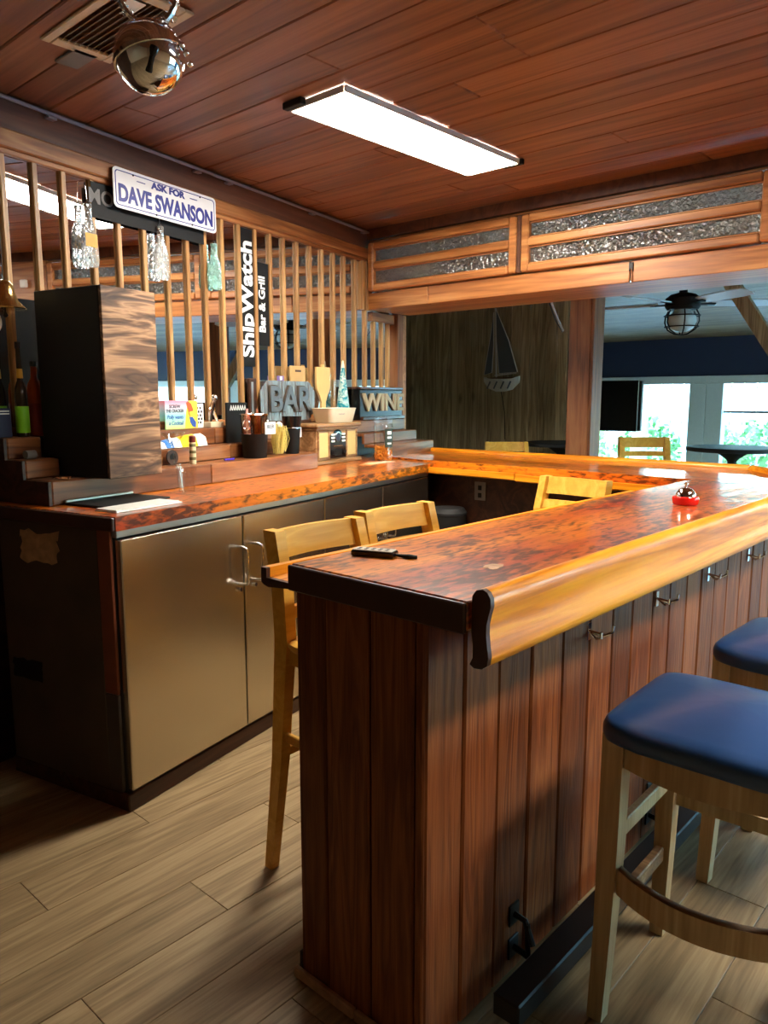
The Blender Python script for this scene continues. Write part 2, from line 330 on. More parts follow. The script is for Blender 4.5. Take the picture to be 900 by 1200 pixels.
def text(name, body, size, mat, parent, M4, depth=0.001, bold=0.0, sx=1.0, shear=0.0, spacing=1.0):
    cu = bpy.data.curves.new(name, 'FONT'); cu.body = body; cu.size = size; cu.extrude = depth; cu.offset = bold
    cu.align_x = 'CENTER'; cu.align_y = 'CENTER'; cu.shear = shear; cu.space_character = spacing; cu.resolution_u = 4
    tmp = bpy.data.objects.new('tmp', cu); COL.objects.link(tmp)
    dg = bpy.context.evaluated_depsgraph_get(); me = bpy.data.meshes.new_from_object(tmp.evaluated_get(dg))
    bpy.data.objects.remove(tmp); bpy.data.curves.remove(cu)
    me.transform(M4 @ Matrix.Diagonal((sx, 1, 1, 1))); me.materials.clear(); me.materials.append(mat); me.name = name
    return link(name, me, parent)
def frame4(o, x, y, z):
    """matrix whose columns are where text x, y and the face normal go"""
    m = Matrix.Identity(4)
    for i, c in enumerate((x, y, z)):
        for r in range(3): m[r][i] = c[r]
    for r in range(3): m[r][3] = o[r]
    return m
WALLTXT = lambda o: frame4(o, (0, 1, 0), (0, 0, 1), (1, 0, 0))       # on a face that looks along +x, reading along +y
WALLUP = lambda o: frame4(o, (0, 0, 1), (0, -1, 0), (1, 0, 0))       # the same, reading upwards
def copy_tree(o, parent=None):
    c = o.copy(); COL.objects.link(c); c.parent = parent
    for ch in list(o.children): copy_tree(ch, c)
    return c

# ================================================================== THE SHELL
# floor ---------------------------------------------------------------
floor = struct(MB().box(-7.2, 3.8, -3.2, 9.7, -0.12, -0.012).build('floor', M['floor_gap'], smooth=False), 'light oak floor of long planks')
PW, PL = 0.19, 1.22
col = 0; x = -3.75
while x < 3.55:
    off = (col * 0.437) % PL; y = -3.0 - off
    while y < 4.9:
        y0, y1 = max(y, -3.0), min(y + PL, 4.9)
        if y1 - y0 > 0.05:
            MB().box(x + 0.0008, x + PW - 0.0008, y0 + 0.0008, y1 - 0.0008, -0.014, 0.0, 0.0012).build('floor_plank', M['floor'], floor, smooth=False)
        y += PL
    x += PW; col += 1
MB().box(-7.0, 3.6, 4.9, 9.5, -0.014, 0.0).build('porch_flooring', M['floor'], floor, smooth=False)
# ceiling -------------------------------------------------------------
ceil = struct(MB().box(-5.2, 3.8, -3.2, 4.45, CEIL + 0.018, CEIL + 0.12).build('ceiling', M['gap'], smooth=False), 'red-brown ceiling of long wooden boards')
y = -3.0; k = 0; BWC = 0.1725
while y < HY + 0.5:
    xs = [-4.4]
    xx = -4.4 + random.uniform(0.8, 3.0)
    while xx < 3.2: xs.append(xx); xx += random.uniform(1.6, 3.4)
    xs.append(3.6)
    for a, b in zip(xs, xs[1:]):
        dz = random.uniform(-0.002, 0.002)
        MB().box(a + 0.001, b - 0.001, y + 0.0015, y + BWC - 0.0015, CEIL + dz, CEIL + 0.02, 0.004).build('ceiling_board', M['ceil'], ceil, smooth=False)
    y += BWC; k += 1
# left wall with the mirror ------------------------------------------
S0, S1 = -4.6, 3.42
wl_ = struct(MB().box(TM - 0.14, TM - 0.012, S0, S1, 0.0, CEIL + 0.02).build('wall_left', M['dark_wood'], loc=O, rz=A, smooth=False), 'left wall with a mirror behind vertical wooden strips')
MB().box(TM - 0.012, TM - 0.002, -0.9, 3.26, 1.28, 2.40).build('mirror_sheet', M['mirror'], wl_, smooth=False)
cbox('upper_board', M['fascia'], wl_, TM - 0.012, TM + 0.02, S0, 2.93, 2.445, CEIL, 0.002)
cbox('top_rail', M['rail'], wl_, TM - 0.01, TM + 0.035, S0, 2.93, 2.375, 2.445, 0.006)
cbox('top_bead', M['rail'], wl_, TM + 0.0, TM + 0.02, S0, 2.93, 2.355, 2.378, 0.004)
cbox('bottom_rail', M['rail'], wl_, TM - 0.01, TM + 0.022, -0.9, 3.26, 1.302, 1.336, 0.004)
cbox('under_header_rail', M['rail'], wl_, TM - 0.01, TM + 0.02, 2.94, 3.26, 1.975, 2.04, 0.004)
for s in [0.189 - 0.136 * k for k in range(8, 0, -1)] + [.189, .327, .459, .601, .737, .884, 1.028, 1.159, 1.283, 1.414, 1.547, 1.682, 1.818, 1.942, 2.073, 2.209, 2.339, 2.47, 2.594, 2.731, 2.866, 2.985, 3.10, 3.19]:
    top = 2.36 if s < 2.93 else 1.98
    MB().box(TM - 0.002, TM + 0.014, s - 0.012, s + 0.012, 1.337, top, 0.003).build('mirror_strip', M['strip'], wl_, smooth=False)
for ss in (2.80, 2.86, 2.905):   # bunched strips in the corner above the header
    MB().box(TM - 0.002, TM + 0.03, ss - 0.016, ss + 0.016, 2.04, 2.36, 0.003).build('corner_strip', M['strip'], wl_, smooth=False)
cbox('end_post', M['post'], wl_, TM - 0.1, TM + 0.05, 3.255, 3.34, 0.0, 2.05, 0.004)
cbox('end_post', M['header'], wl_, TM - 0.1, TM + 0.035, 3.34, 3.42, 0.0, 2.05, 0.004)
for (a, b) in ((-4.6, -3.7), (-3.69, -2.8), (-2.79, -1.9), (-1.89, -0.91)):
    cbox('wall_panel', M['dark_wood'], wl_, TM - 0.012, TM, a, b, 0.1, 2.36, 0.004)

# header above the far leg of the bar --------------------------------
hd = struct(MB().box(-3.72, 3.6, HY + 0.02, HY + 0.06, 2.49, CEIL + 0.015).build('wall_header', M['header'], smooth=False), 'wooden header beam with glazed transom panels')
for a, b in ((-3.70, -3.15), (-3.145, -1.80), (-1.795, -0.2), (-0.195, 1.6), (1.605, 3.6)):
    MB().box(a, b, HY, HY + 0.045, 2.045, 2.155, 0.004).build('beam_board', M['header'], hd, smooth=False)
cbox('beam_soffit', M['header'], hd, -3.72, 3.6, HY + 0.046, HY + 0.50, 2.048, 2.10, 0.004)
cbox('beam_back', M['header'], hd, -3.72, 3.6, HY + 0.455, HY + 0.50, 2.10, 2.16, 0.003)
cbox('header_cap', M['fascia'], hd, -3.72, 3.6, HY - 0.012, HY + 0.02, 2.50, CEIL, 0.003)
cbox('header_pier', M['header'], hd, -1.10, -0.78, HY - 0.02, HY + 0.06, 2.157, 2.50, 0.004)
MB().box(-0.93, -0.87, HY - 0.05, HY - 0.021, 2.30, 2.36, 0.006).build('thermostat', M['white'], hd, smooth=False)
def transom(n, x0, x1, z0=2.16, z1=2.475):
    w = struct(empty('window_%d' % n, (0, HY, 0)), 'transom of two pebbled panes in an orange-brown frame'); y0, y1 = -0.035, 0.03
    zm = (z0 + z1) / 2 + 0.005
    for a, b in ((x0, x0 + 0.05), (x1 - 0.05, x1)): cbox('stile', M['header'], w, a, b, y0, y1, z0 + 0.002, z1, 0.008)
    for a, b in ((z0, z0 + 0.042), (zm - 0.022, zm + 0.022), (z1 - 0.042, z1)):
        cbox('frame_rail', M['header'], w, x0 + 0.052, x1 - 0.052, y0 - 0.004, y1, a, b, 0.006)
    for a, b in ((z0 + 0.043, zm - 0.023), (zm + 0.023, z1 - 0.043)):
        MB().box(x0 + 0.05, x1 - 0.05, -0.004, 0.004, a, b).build('pebbled_pane', M['pebbled'], w, smooth=False)
        for zz in (a, b - 0.008): cbox('glazing_bead', M['header'], w, x0 + 0.05, x1 - 0.05, -0.018, -0.005, zz, zz + 0.008, 0.002)
    return w
transom(1, -3.645, -2.478); transom(2, -2.445, -1.115); transom(3, -0.77, 0.60); transom(4, 0.63, 2.0); transom(5, 2.03, 3.4)
for xx in (-2.461,):
    b = MB(); b.box(xx - 0.012, xx + 0.012, HY - 0.03, HY + 0.02, 2.16, 2.475, 0.003); b.build('joint_strip', M['fascia'], hd, smooth=False)
lt = tag(empty('latch', (-1.79, HY, 2.09)), 'small dark metal latch hanging on the header beam', 'latch')
cbox('latch_plate', M['iron'], lt, -0.012, 0.012, -0.008, -0.001, 0.012, 0.055, 0.002)
MB().tube([(0, -0.010, 0.02), (0.004, -0.014, -0.015), (0, -0.010, -0.045)], 0.005, 8).build('latch_hook', M['chrome'], lt)

# rear and right walls that close the room ----------------------------
struct(MB().box(3.6, 3.75, -3.2, 4.42, 0, 2.75).build('wall_right', M['wall'], smooth=False), 'plain tan wall')
def window_wall(name, axis, c0, c1, lo, hi, wins, z0, z1, ztop, n, label):
    b = MB()
    def bx(a, d, za, zb): b.box(a, d, c0, c1, za, zb) if axis == 0 else b.box(c0, c1, a, d, za, zb)
    bx(lo, hi, z1, ztop); bx(lo, hi, 0, z0)
    ed = [lo] + [v for w in wins for v in w] + [hi]
    for a, d in zip(ed[0::2], ed[1::2]): bx(a, d, z0, z1)
    struct(b.build(name, M['wall'], smooth=False), label)
    cm = (c0 + c1) / 2
    for a, d in wins:
        w = struct(empty('window_%d_offscreen' % n), 'white framed window'); n += 1
        def fr_(nm, p, q, za, zb, h=.04): (cbox(nm, M['white_trim'], w, p, q, cm - h, cm + h, za, zb, .004) if axis == 0 else cbox(nm, M['white_trim'], w, cm - h, cm + h, p, q, za, zb, .004))
        fr_('window_stile', a, a + .04, z0 + .041, z1 - .041); fr_('window_stile', d - .04, d, z0 + .041, z1 - .041); fr_('window_head', a, d, z1 - .04, z1); fr_('window_sill', a, d, z0, z0 + .04)
        MB().box(*((a + .041, d - .041, cm - .003, cm + .003) if axis == 0 else (cm - .003, cm + .003, a + .041, d - .041)), z0 + .041, z1 - .041).build('pane', M['glass'], w, smooth=False)
struct(MB().box(-5.2, 3.6, -3.2, -3.05, 0, CEIL + 0.02).build('wall_rear', M['wall'], smooth=False), 'plain tan wall')
window_wall('wall_porch_right', 1, 3.6, 3.74, 4.42, 9.6, [(4.6, 6.15), (6.3, 7.8), (7.95, 9.35)], 0.3, 2.12, 2.75, 30, 'tan wall with tall porch windows')
# the porch room beyond ------------------------------------------------
PY = 6.6
wp = struct(MB().box(-7.2, -3.40, PY + 0.02, PY + 0.12, 0, 2.62).build('wall_porch', M['gap'], smooth=False), 'weathered wooden plank wall of the porch room')
x = -7.0
while x < -3.42:
    w = random.choice((0.085, 0.1, 0.115)); x1 = min(x + w, -3.40)
    MB().box(x + 0.002, x1 - 0.002, PY - random.uniform(0, 0.006), PY + 0.02, 0.0, 2.6, 0.004).build('wall_plank', M['grey_wood'], wp, smooth=False)
    x = x1
struct(MB().box(-7.2, -7.05, 4.2, 9.7, 0, 2.75).build('wall_porch_side', M['wall'], smooth=False), 'tan side wall')
struct(MB().box(-7.2, -4.02, 4.42, 4.50, 0, 2.75).build('wall_porch_front', M['wall'], smooth=False), 'tan dividing wall')
FY = 9.5
# sloped porch ceiling
pc = struct(MB().prism([(4.40, 2.66), (9.7, 2.16), (9.7, 2.30), (4.40, 2.80)], 0, -7.2, 3.74).build('ceiling_porch', M['gap'], smooth=False), 'sloping plank ceiling of the porch room')
k = 0; y = 4.42; sl = (2.165 - 2.645) / (9.5 - 4.42)
while y < 9.5:
    y1 = min(y + 0.15, 9.5); z0 = 2.645 + sl * (y - 4.42); z1 = 2.645 + sl * (y1 - 4.42)
    MB().prism([(y + 0.003, z0), (y1 - 0.003, z1), (y1 - 0.003, z1 + 0.02), (y + 0.003, z0 + 0.02)], 0, -7.05, 3.6).build('porch_ceiling_board', M['far_ceil'], pc, smooth=False)
    y = y1
# window wall
wb = MB(); wb.box(-7.2, 3.6, FY, FY + 0.14, 1.69, 2.2); wb.box(-7.2, 3.6, FY, FY + 0.14, 0, 0.32)
wins = [(-4.86, -3.50), (-3.16, -1.76), (-1.42, -0.02), (0.32, 1.72)]
ed = [-7.2] + [v for w in wins for v in w] + [3.6]
for a, b in zip(ed[0::2], ed[1::2]): wb.box(a, b, FY, FY + 0.14, 0.32, 1.69)
struct(wb.build('wall_window_side', M['blue_wall'], smooth=False), 'navy wall above the row of porch windows')
n = 6
for a, b in wins:
    w = struct(empty('window_%d' % n + ('_offscreen' if a > -1.5 else ''), (0, FY, 0)), 'tall white framed porch window'); n += 1
    for p, q in ((a - 0.168, a + 0.03), (b - 0.03, b + 0.168)): cbox('window_frame_stile', M['white_trim'], w, p, q, -0.03, 0.10, 0.30, 1.69, 0.006)
    cbox('window_head', M['white_trim'], w, a - 0.17, b + 0.17, -0.04, -0.001, 1.615, 1.71, 0.006)
    cbox('window_sill', M['white_trim'], w, a - 0.16, b + 0.16, -0.06, -0.001, 0.27, 0.33, 0.006)
    cbox('sash_rail', M['grey'], w, a + 0.03, b - 0.03, 0.02, 0.06, 1.27, 1.295, 0.004) if n != 7 else None
    MB().box(a + 0.03, b - 0.03, 0.035, 0.041, 0.33, 1.615).build('pane', M['glass'], w, smooth=False)
# porch posts and brace
def porch_post(x, y, label, brace=0):
    p = struct(empty('trim_1' if not brace else 'trim_2', (x, y, 0)), label)
    cbox('post_core', M['post'], p, -0.09, 0.09, 0.0, 0.12, 0, 2.55, 0.006)
    cbox('post_face', M['post'], p, 0.092, 0.115, 0.0, 0.16, 0, 2.55, 0.004)
    if brace:
        b = MB(); d = Vector((-0.55, 0, 0.75)); 
        b.prism([(-0.10, 1.55), (-0.10, 1.72), (-0.62, 2.52), (-0.74, 2.52)], 1, 0.02, 0.10); b.build('brace', M['grey_wood'], p, smooth=False)
porch_post(-2.813, 5.3, 'brown timber post standing in the porch room')
porch_post(-1.44, 5.9, 'timber post with a diagonal brace', 1)

# ================================================================== OUTSIDE
M['lawn'] = plain('pale_concrete', rgb(196, 200, 196), 0.8, vary=0.1, scale=2)
M['leaf'] = plain('leaf_green', rgb(86, 128, 66), 0.6, vary=0.35, scale=8)
M['leaf2'] = plain('leaf_pale_green', rgb(120, 158, 92), 0.6, vary=0.35, scale=8)
M['bark'] = plain('pale_bark', rgb(150, 140, 124), 0.8, vary=0.25, scale=12)
M['fence'] = plain('grey_fence', rgb(150, 156, 160), 0.6)
g = MB().box(-60, 60, -60, 90, -0.3, -0.13).build('ground', M['lawn'], smooth=False); struct(g, 'pale paved ground outside')
def bush(x, y, r, h, mat, lab):
    b = MB(); rnd = random.Random(int((x * 31 + y * 17) * 10))
    for _ in range(420):
        th = rnd.uniform(0, 2 * PI); ph = math.acos(rnd.uniform(-0.6, 1)); rr = rnd.uniform(0.55, 1.0)
        c = Vector((math.cos(th) * math.sin(ph) * r * rr, math.sin(th) * math.sin(ph) * r * rr, h * 0.45 + math.cos(ph) * h * 0.52 * rr))
        d = Vector((rnd.gauss(0, 1), rnd.gauss(0, 1), rnd.gauss(0, 1))).normalized(); e = d.orthogonal().normalized(); L = rnd.uniform(0.05, 0.10)
        b.add([c - d * L, c + e * L * .45, c + d * L, c - e * L * .45], [(0, 1, 2, 3)])
    t = tag(empty('garden_bush', (x, y, -0.13)), lab, 'bush', 'bushes outside the porch windows')
    lf = b.build('foliage', mat, t, smooth=False); lf['kind'] = 'stuff'
    st = MB()
    for k in range(5):
        a = k * 1.26; st.tube([(0.03 * math.cos(a), 0.03 * math.sin(a), 0), (r * .4 * math.cos(a), r * .4 * math.sin(a), h * .6)], [0.02, 0.008], 6)
    st.build('stem', M['bark'], t)
for x, y, r, h, m in [(-5.6, 13.2, .6, 1.3, 'leaf'), (-4.58, 13.9, .42, 1.15, 'leaf2'), (-3.6, 13.1, .6, 1.35, 'leaf'), (-2.4, 13.4, .6, 1.25, 'leaf2'), (-1.3, 13.0, .6, 1.3, 'leaf'), (-0.1, 13.4, .6, 1.2, 'leaf2'), (1.2, 13.1, .6, 1.3, 'leaf'), (2.6, 13.5, .6, 1.2, 'leaf2'), (4.0, 13.2, .6, 1.3, 'leaf'), (-7.0, 13.4, .6, 1.3, 'leaf2'), (5.6, 13.4, .6, 1.3, 'leaf2')]:
    bush(x, y, r, h, M[m], 'leafy green bush growing outside the porch windows' if m == 'leaf' else 'pale green bush growing outside the porch windows')
fn = tag(empty('garden_fence', (0, 15.5, -0.13)), 'pale grey fence behind the bushes outside', 'fence')
for k in range(24):
    cbox('fence_post', M['fence'], fn, -14 + k * 1.2 - .04, -14 + k * 1.2 + .04, 0, 0.08, 0, 1.9, 0.01)
for k in range(120): cbox('fence_picket', M['fence'], fn, -13.9 + k * .23, -13.9 + k * .23 + .19, -0.06, -0.0305, 0.05, 1.95, 0)
for z in (0.35, 1.05, 1.75): cbox('fence_rail', M['fence'], fn, -14, 14, -0.03, -0.001, z, z + .08, 0.005)
tr = tag(empty('garden_tree', (-5.35, 12.2, -0.13)), 'pale tree trunk standing outside the porch window', 'tree')
MB().tube([(0, 0, 0), (0.03, 0, 0.9), (0.02, 0, 1.9), (0.08, 0.05, 3.2)], [0.17, 0.13, 0.12, 0.10], 10).build('trunk', M['bark'], tr)
b = MB(); rnd = random.Random(4)
for _ in range(500):
    c = Vector((rnd.gauss(0, .6), rnd.gauss(0, .6), 3.2 + rnd.gauss(0, .35))); d = Vector((rnd.gauss(0, 1), rnd.gauss(0, 1), rnd.gauss(0, 1))).normalized(); e = d.orthogonal().normalized()
    b.add([c - d * .14, c + e * .06, c + d * .14, c - e * .06], [(0, 1, 2, 3)])
b.build('crown', M['leaf'], tr, smooth=False)['kind'] = 'stuff'

# ================================================================== THE BAR
def arm_profile():
    """end profile of the rolled armrest: (outwards, up); 0,0 = outer edge of slab top"""
    pts = [(-0.021, -0.005), (-0.020, 0.010), (-0.011, 0.022), (0.003, 0.026), (0.014, 0.021), (0.021, 0.010), (0.022, -0.006), (0.017, -0.024), (0.013, -0.042),
           (0.013, -0.062), (0.016, -0.086), (0.019, -0.105), (0.016, -0.121), (0.004, -0.130), (-0.014, -0.132), (-0.024, -0.126), (-0.017, -0.112), (-0.017, -0.088), (-0.021, -0.060), (-0.021, -0.030)]
    return pts
BX0, BX1, BY0, BT = -1.316, -0.792, 1.135, 1.07
bar = tag(empty('bar_counter', (-1.05, BY0, 0)), 'long plank-fronted bar leg with burnt orange lacquered top and black foot rail', 'bar')
bl = bar.location
def bb(name, mat, x0, x1, y0, y1, z0, z1, c=0.003, parent=None):
    return cbox(name, mat, parent or bar, x0 - bl.x, x1 - bl.x, y0 - bl.y, y1 - bl.y, z0, z1, c)
slab = bb('bar_top', M['bar_top'], BX0, BX1 - 0.0215, BY0, 3.62, 1.012, BT, 0.003)
bb('top_end_edge', M['slab_edge'], BX0 - 0.001, BX1 - 0.0215, BY0 - 0.012, BY0 - 0.0005, 1.008, BT - 0.002, 0.003)
# armrest along the outer edge, extruded along y
pr = [(BX1 + u - bl.x, BT + v) for u, v in arm_profile()]
MB().prism(pr, 1, 1.16 - bl.y, 3.60 - bl.y).build('armrest', M['arm'], bar, ang=50)
MB().prism(pr, 1, 1.148 - bl.y, 1.1598 - bl.y).build('armrest_end', M['arm_end'], bar, ang=50)
# carcass and boards
bb('carcass', M['gap'], -1.30, -0.945, 1.165, 3.64, 0.02, 1.010, 0)
ends = [-1.314, -1.216, -1.077, -0.950, -0.922]
for a, b in zip(ends, ends[1:]): bb('end_plank', M['board'], a + 0.0025, b - 0.0025, 1.145 - random.uniform(0, .003), 1.166, 0.012, 1.008, 0.004)
yy = 1.146; widths = [0.132, 0.136, 0.142, 0.152, 0.146, 0.14, 0.132, 0.15, 0.138, 0.145]
k = 0
while yy < 4.0:
    y1 = yy + widths[k % 10]
    if y1 > 3.95: break
    bb('front_plank', M['board'], -0.946, -0.921 + random.uniform(-.002, .002), yy + 0.002, y1 - 0.002, 0.012, 1.008, 0.005); yy = y1; k += 1
YEND = yy
bb('inner_panel', M['dark_wood'], -1.316, -1.301, 1.17, 3.64, 0.012, 1.008, 0.003)
bb('base_strip', M['dark_wood'], -1.33, -1.316, 1.15, 3.64, 0.0, 0.06, 0.003)
for a, b in ((-1.33, -1.12), (-1.118, -0.93)): bb('base_strip', M['scab'], a, b, 1.128, 1.144, 0.0, 0.028, 0.004)
# drink trough along the inner edge
tp = [(BX0 - 0.001 - bl.x, 1.008), (BX0 - 0.001 - bl.x, 1.022), (-1.405 - bl.x, 1.022), (-1.405 - bl.x, 1.046), (-1.425 - bl.x, 1.046), (-1.425 - bl.x, 1.012), (-1.418 - bl.x, 1.004), (-1.40 - bl.x, 1.000)]
MB().prism(tp, 1, BY0 + 0.01 - bl.y, 3.2 - bl.y).build('drink_trough', M['arm'], bar, smooth=False)
MB().prism(tp, 1, BY0 - 0.002 - bl.y, BY0 + 0.0095 - bl.y).build('trough_end', M['arm_end'], bar, smooth=False)
# worn patch in the lacquer
wpz = MB(); rnd = random.Random(3); cxp, cyp = -0.948 - bl.x, 1.42 - bl.y
ring = [(cxp + math.cos(a) * 0.022 * rnd.uniform(.6, 1.2), cyp + math.sin(a) * 0.034 * rnd.uniform(.6, 1.2), BT + 0.0006) for a in [i * PI / 8 for i in range(16)]]
wpz.loft([[(x, y, BT - 0.0005) for x, y, z in ring], ring]); wpz.build('worn_spot', M['scab'], bar, smooth=False)
# purse hooks
for hy in (1.846, 2.299, 2.75, 3.2):
    h = MB(); h.box(-0.921 - bl.x, -0.917 - bl.x, hy - 0.009 - bl.y, hy + 0.009 - bl.y, 0.80, 0.85, 0.001)
    for sgn in (-1, 1):
        h.tube([(-0.918 - bl.x, hy - bl.y, 0.825), (-0.885 - bl.x, hy + sgn * .02 - bl.y, 0.815), (-0.868 - bl.x, hy + sgn * .034 - bl.y, 0.825), (-0.866 - bl.x, hy + sgn * .037 - bl.y, 0.842)], 0.0042, 8)
    h.build('purse_hook', M['chrome'], bar)
# foot rail on brackets
for a, b in ((1.315, 1.87), (1.872, 2.75), (2.752, 3.65)):
    r = bb('foot_rail', M['iron'], -0.855, -0.785, a, b, 0.055, 0.11, 0.004)
for hy in (1.50, 2.32, 3.14):
    br = MB()
    for z0, z1 in ((0.175, 0.115), (0.085, 0.075)):
        br.box(-0.921 - bl.x, -0.915 - bl.x, hy - 0.022 - bl.y, hy + 0.022 - bl.y, z0 - 0.028, z0 + 0.028, 0.002)
        br.tube([(-0.918 - bl.x, hy - bl.y, z0), (-0.885 - bl.x, hy - bl.y, z0 - 0.004), (-0.862 - bl.x, hy - bl.y, z1)], 0.008, 8)
    br.tube([(-0.878 - bl.x, hy - bl.y, 0.165), (-0.874 - bl.x, hy - bl.y, 0.08)], 0.007, 8)
    br.build('rail_bracket', M['iron'], bar)

# far leg of the bar with the cut corner ---------------------------------
xb = tag(empty('bar_counter', (-2.1, 3.95, 0)), 'far bar leg with burnt lacquered top under the glazed header', 'bar'); xl = xb.location
def xbx(name, mat, x0, x1, y0, y1, z0, z1, c=0.003): return cbox(name, mat, xb, x0 - xl.x, x1 - xl.x, y0 - xl.y, y1 - xl.y, z0, z1, c)
poly = [(-3.47, 3.73), (-2.95, 3.645), (-1.316, 3.622), (-0.8135, 3.622), (-0.8135, 3.785), (-1.262, 4.283), (-3.50, 4.283)]
b = MB().prism([(x - xl.x, y - xl.y) for x, y in poly], 2, 1.012, BT); b.build('bar_top', M['bar_top_x'], xb, smooth=False)
def armrun(p0, p1, name, mat):
    p0, p1 = Vector((*p0, 0)), Vector((*p1, 0)); d = (p1 - p0).normalized(); o = Vector((d.y, -d.x, 0))   # outwards = right of travel
    rings = [[(p.x + o.x * u - xl.x, p.y + o.y * u - xl.y, BT + v) for u, v in arm_profile()] for p in (p0, p1)]
    MB().loft(rings).build(name, mat, xb, ang=50)
armrun((-1.255, 4.305), (-3.50, 4.305), 'armrest', M['arm_x']) if False else None
armrun((-3.50, 4.305), (-1.255, 4.305), 'armrest', M['arm_x']) if False else None
def armrun2(p0, p1, nout, name, mat):
    rings = [[(p[0] + nout[0] * u - xl.x, p[1] + nout[1] * u - xl.y, BT + v) for u, v in arm_profile()] for p in (p0, p1)]
    MB().loft(rings).build(name, mat, xb, ang=50)
armrun2((-3.50, 4.305), (-1.262, 4.305), (0, 1), 'armrest', M['arm_x'])
armrun2((-1.248, 4.298), (-0.80, 3.80), (0.744, 0.668), 'armrest', M['arm'])
armrun2((-0.792, 3.785), (-0.792, 3.606), (1, 0), 'armrest', M['arm'])
xbx('inner_panel', M['dark_wood'], -2.98, -1.318, 3.72, 3.735, 0.0, 1.010, 0.002)
xbx('carcass', M['gap'], -3.3, -1.05, 3.76, 4.16, 0.0, 1.009, 0)
xx = -3.40
while xx < -1.28:
    xbx('back_plank', M['board'], xx + .001, min(xx + .14, -1.2) - .001, 4.165, 4.19, 0.012, 1.008, 0.003); xx += .14
for a, b, z in ((-2.93, -2.24, 1.0), (-2.235, -1.42, 0.994)):
    tp = [(3.635 - xl.y, z + .004), (3.635 - xl.y, z + .018), (3.555 - xl.y, z + .018), (3.555 - xl.y, z + .04), (3.538 - xl.y, z + .04), (3.538 - xl.y, z + .008), (3.555 - xl.y, z)]
    MB().prism(tp, 0, a - xl.x, b - xl.x).build('drink_trough', M['arm_x'], xb, smooth=False)
o_ = xbx('outlet_plate', M['grey'], -2.625, -2.545, 3.712, 3.7195, 0.845, 0.955, 0.003)
for z in (0.875, 0.92): cbox('socket', M['black'], o_, -2.598 - xl.x, -2.572 - xl.x, 3.709 - xl.y, 3.7115 - xl.y, z - .014, z + .014, 0.002)

# ================================================================== BACK COUNTER
def cthing(name, s, t, z, label, cat, group=None, rz=0.0): return tag(empty(name, cw(t, s, z), A + rz), label, cat, group)
# cooler
fr = cthing('back_bar_cooler', 0, 0, 0, 'long stainless steel back-bar cooler with four doors and bar handles', 'cooler')
cbox('cooler_body', M['rubber'], fr, -0.63, -0.032, 0.012, 2.372, 0.06, 1.005, 0.002)
cbox('plinth', M['dark_wood'], fr, -0.64, -0.006, 0.0, 2.372, 0.0, 0.066, 0.004)
cbox('top_trim', M['steel_trim'], fr, -0.03, -0.004, 0.003, 2.372, 0.985, 1.010, 0.002)
edges = [0.012, 0.646, 1.241, 1.803, 2.368]; handle_side = [1, -1, 1, -1]
for (a, b), hs in zip(zip(edges, edges[1:]), handle_side):
    d = MB().box(-0.030, 0.0, a + 0.004, b - 0.004, 0.076, 0.978, 0.004).build('cooler_door', M['steel'], fr, smooth=False)
    hy = (b - 0.035) if hs > 0 else (a + 0.06)
    MB().tube([(0.0, hy - 0.0, 0.852), (0.03, hy, 0.853), (0.046, hy, 0.846), (0.05, hy, 0.835), (0.05, hy, 0.716), (0.046, hy, 0.705), (0.03, hy, 0.699), (0.0, hy, 0.699)], 0.0065, 10).build('door_handle', M['chrome'], d)
    lk = MB(); lk.tube([(0.0, hy + 0.0, 0.676), (0.012, hy, 0.676)], 0.009, 12); lk.build('door_lock', M['chrome'], d)
sp = cbox('side_panel', M['cabinet'], fr, -0.63, -0.10, 0.0, 0.0115, 0.066, 1.006, 0.002)
cbox('corner_board', M['primer'], fr, -0.098, -0.034, -0.001, 0.0115, 0.43, 1.006, 0.002)
cbox('corner_board', M['grey_panel'], fr, -0.098, -0.034, -0.001, 0.0115, 0.07, 0.428, 0.002)
rnd = random.Random(12)
def ragged(t0, t1, z0, z1, n=7, j=0.012):
    pts = []
    for (a, b) in (((t0, z0), (t1, z0)), ((t1, z0), (t1, z1)), ((t1, z1), (t0, z1)), ((t0, z1), (t0, z0))):
        for i in range(n): f = i / n; pts.append((a[0] + (b[0] - a[0]) * f + rnd.uniform(-j, j), a[1] + (b[1] - a[1]) * f + rnd.uniform(-j, j)))
    return pts
MB().prism(ragged(-0.505, -0.30, 0.86, 0.975), 1, -0.002, 0.001).build('worn_patch', M['scab'], sp, smooth=False)
MB().prism(ragged(-0.60, -0.43, 0.40, 0.475, 6, 0.006), 1, -0.002, 0.001).build('burnt_patch', M['black'], sp, smooth=False)
# counter slab
ctp = cthing('back_counter_top', 0, 0, 1.012, 'burnt orange lacquered worktop over the steel cooler', 'worktop')
MB().prism([(0.012, -0.012), (0.012, 2.44), (-0.35, 2.555), (-0.725, 2.64), (-0.725, -0.012)], 2, 0.0, 0.048).build('worktop_slab', M['bar_top'], ctp, smooth=False)
MB().prism([(-0.725, 2.645), (-0.35, 2.56), (-0.35, 3.28), (-0.725, 3.28)], 2, -0.4, 0.046).build('worktop_corner', M['bar_top'], ctp, smooth=False)
cbox('worktop_end_edge', M['slab_edge'], ctp, -0.74, 0.010, -0.026, -0.0125, 0.0, 0.046, 0.003)
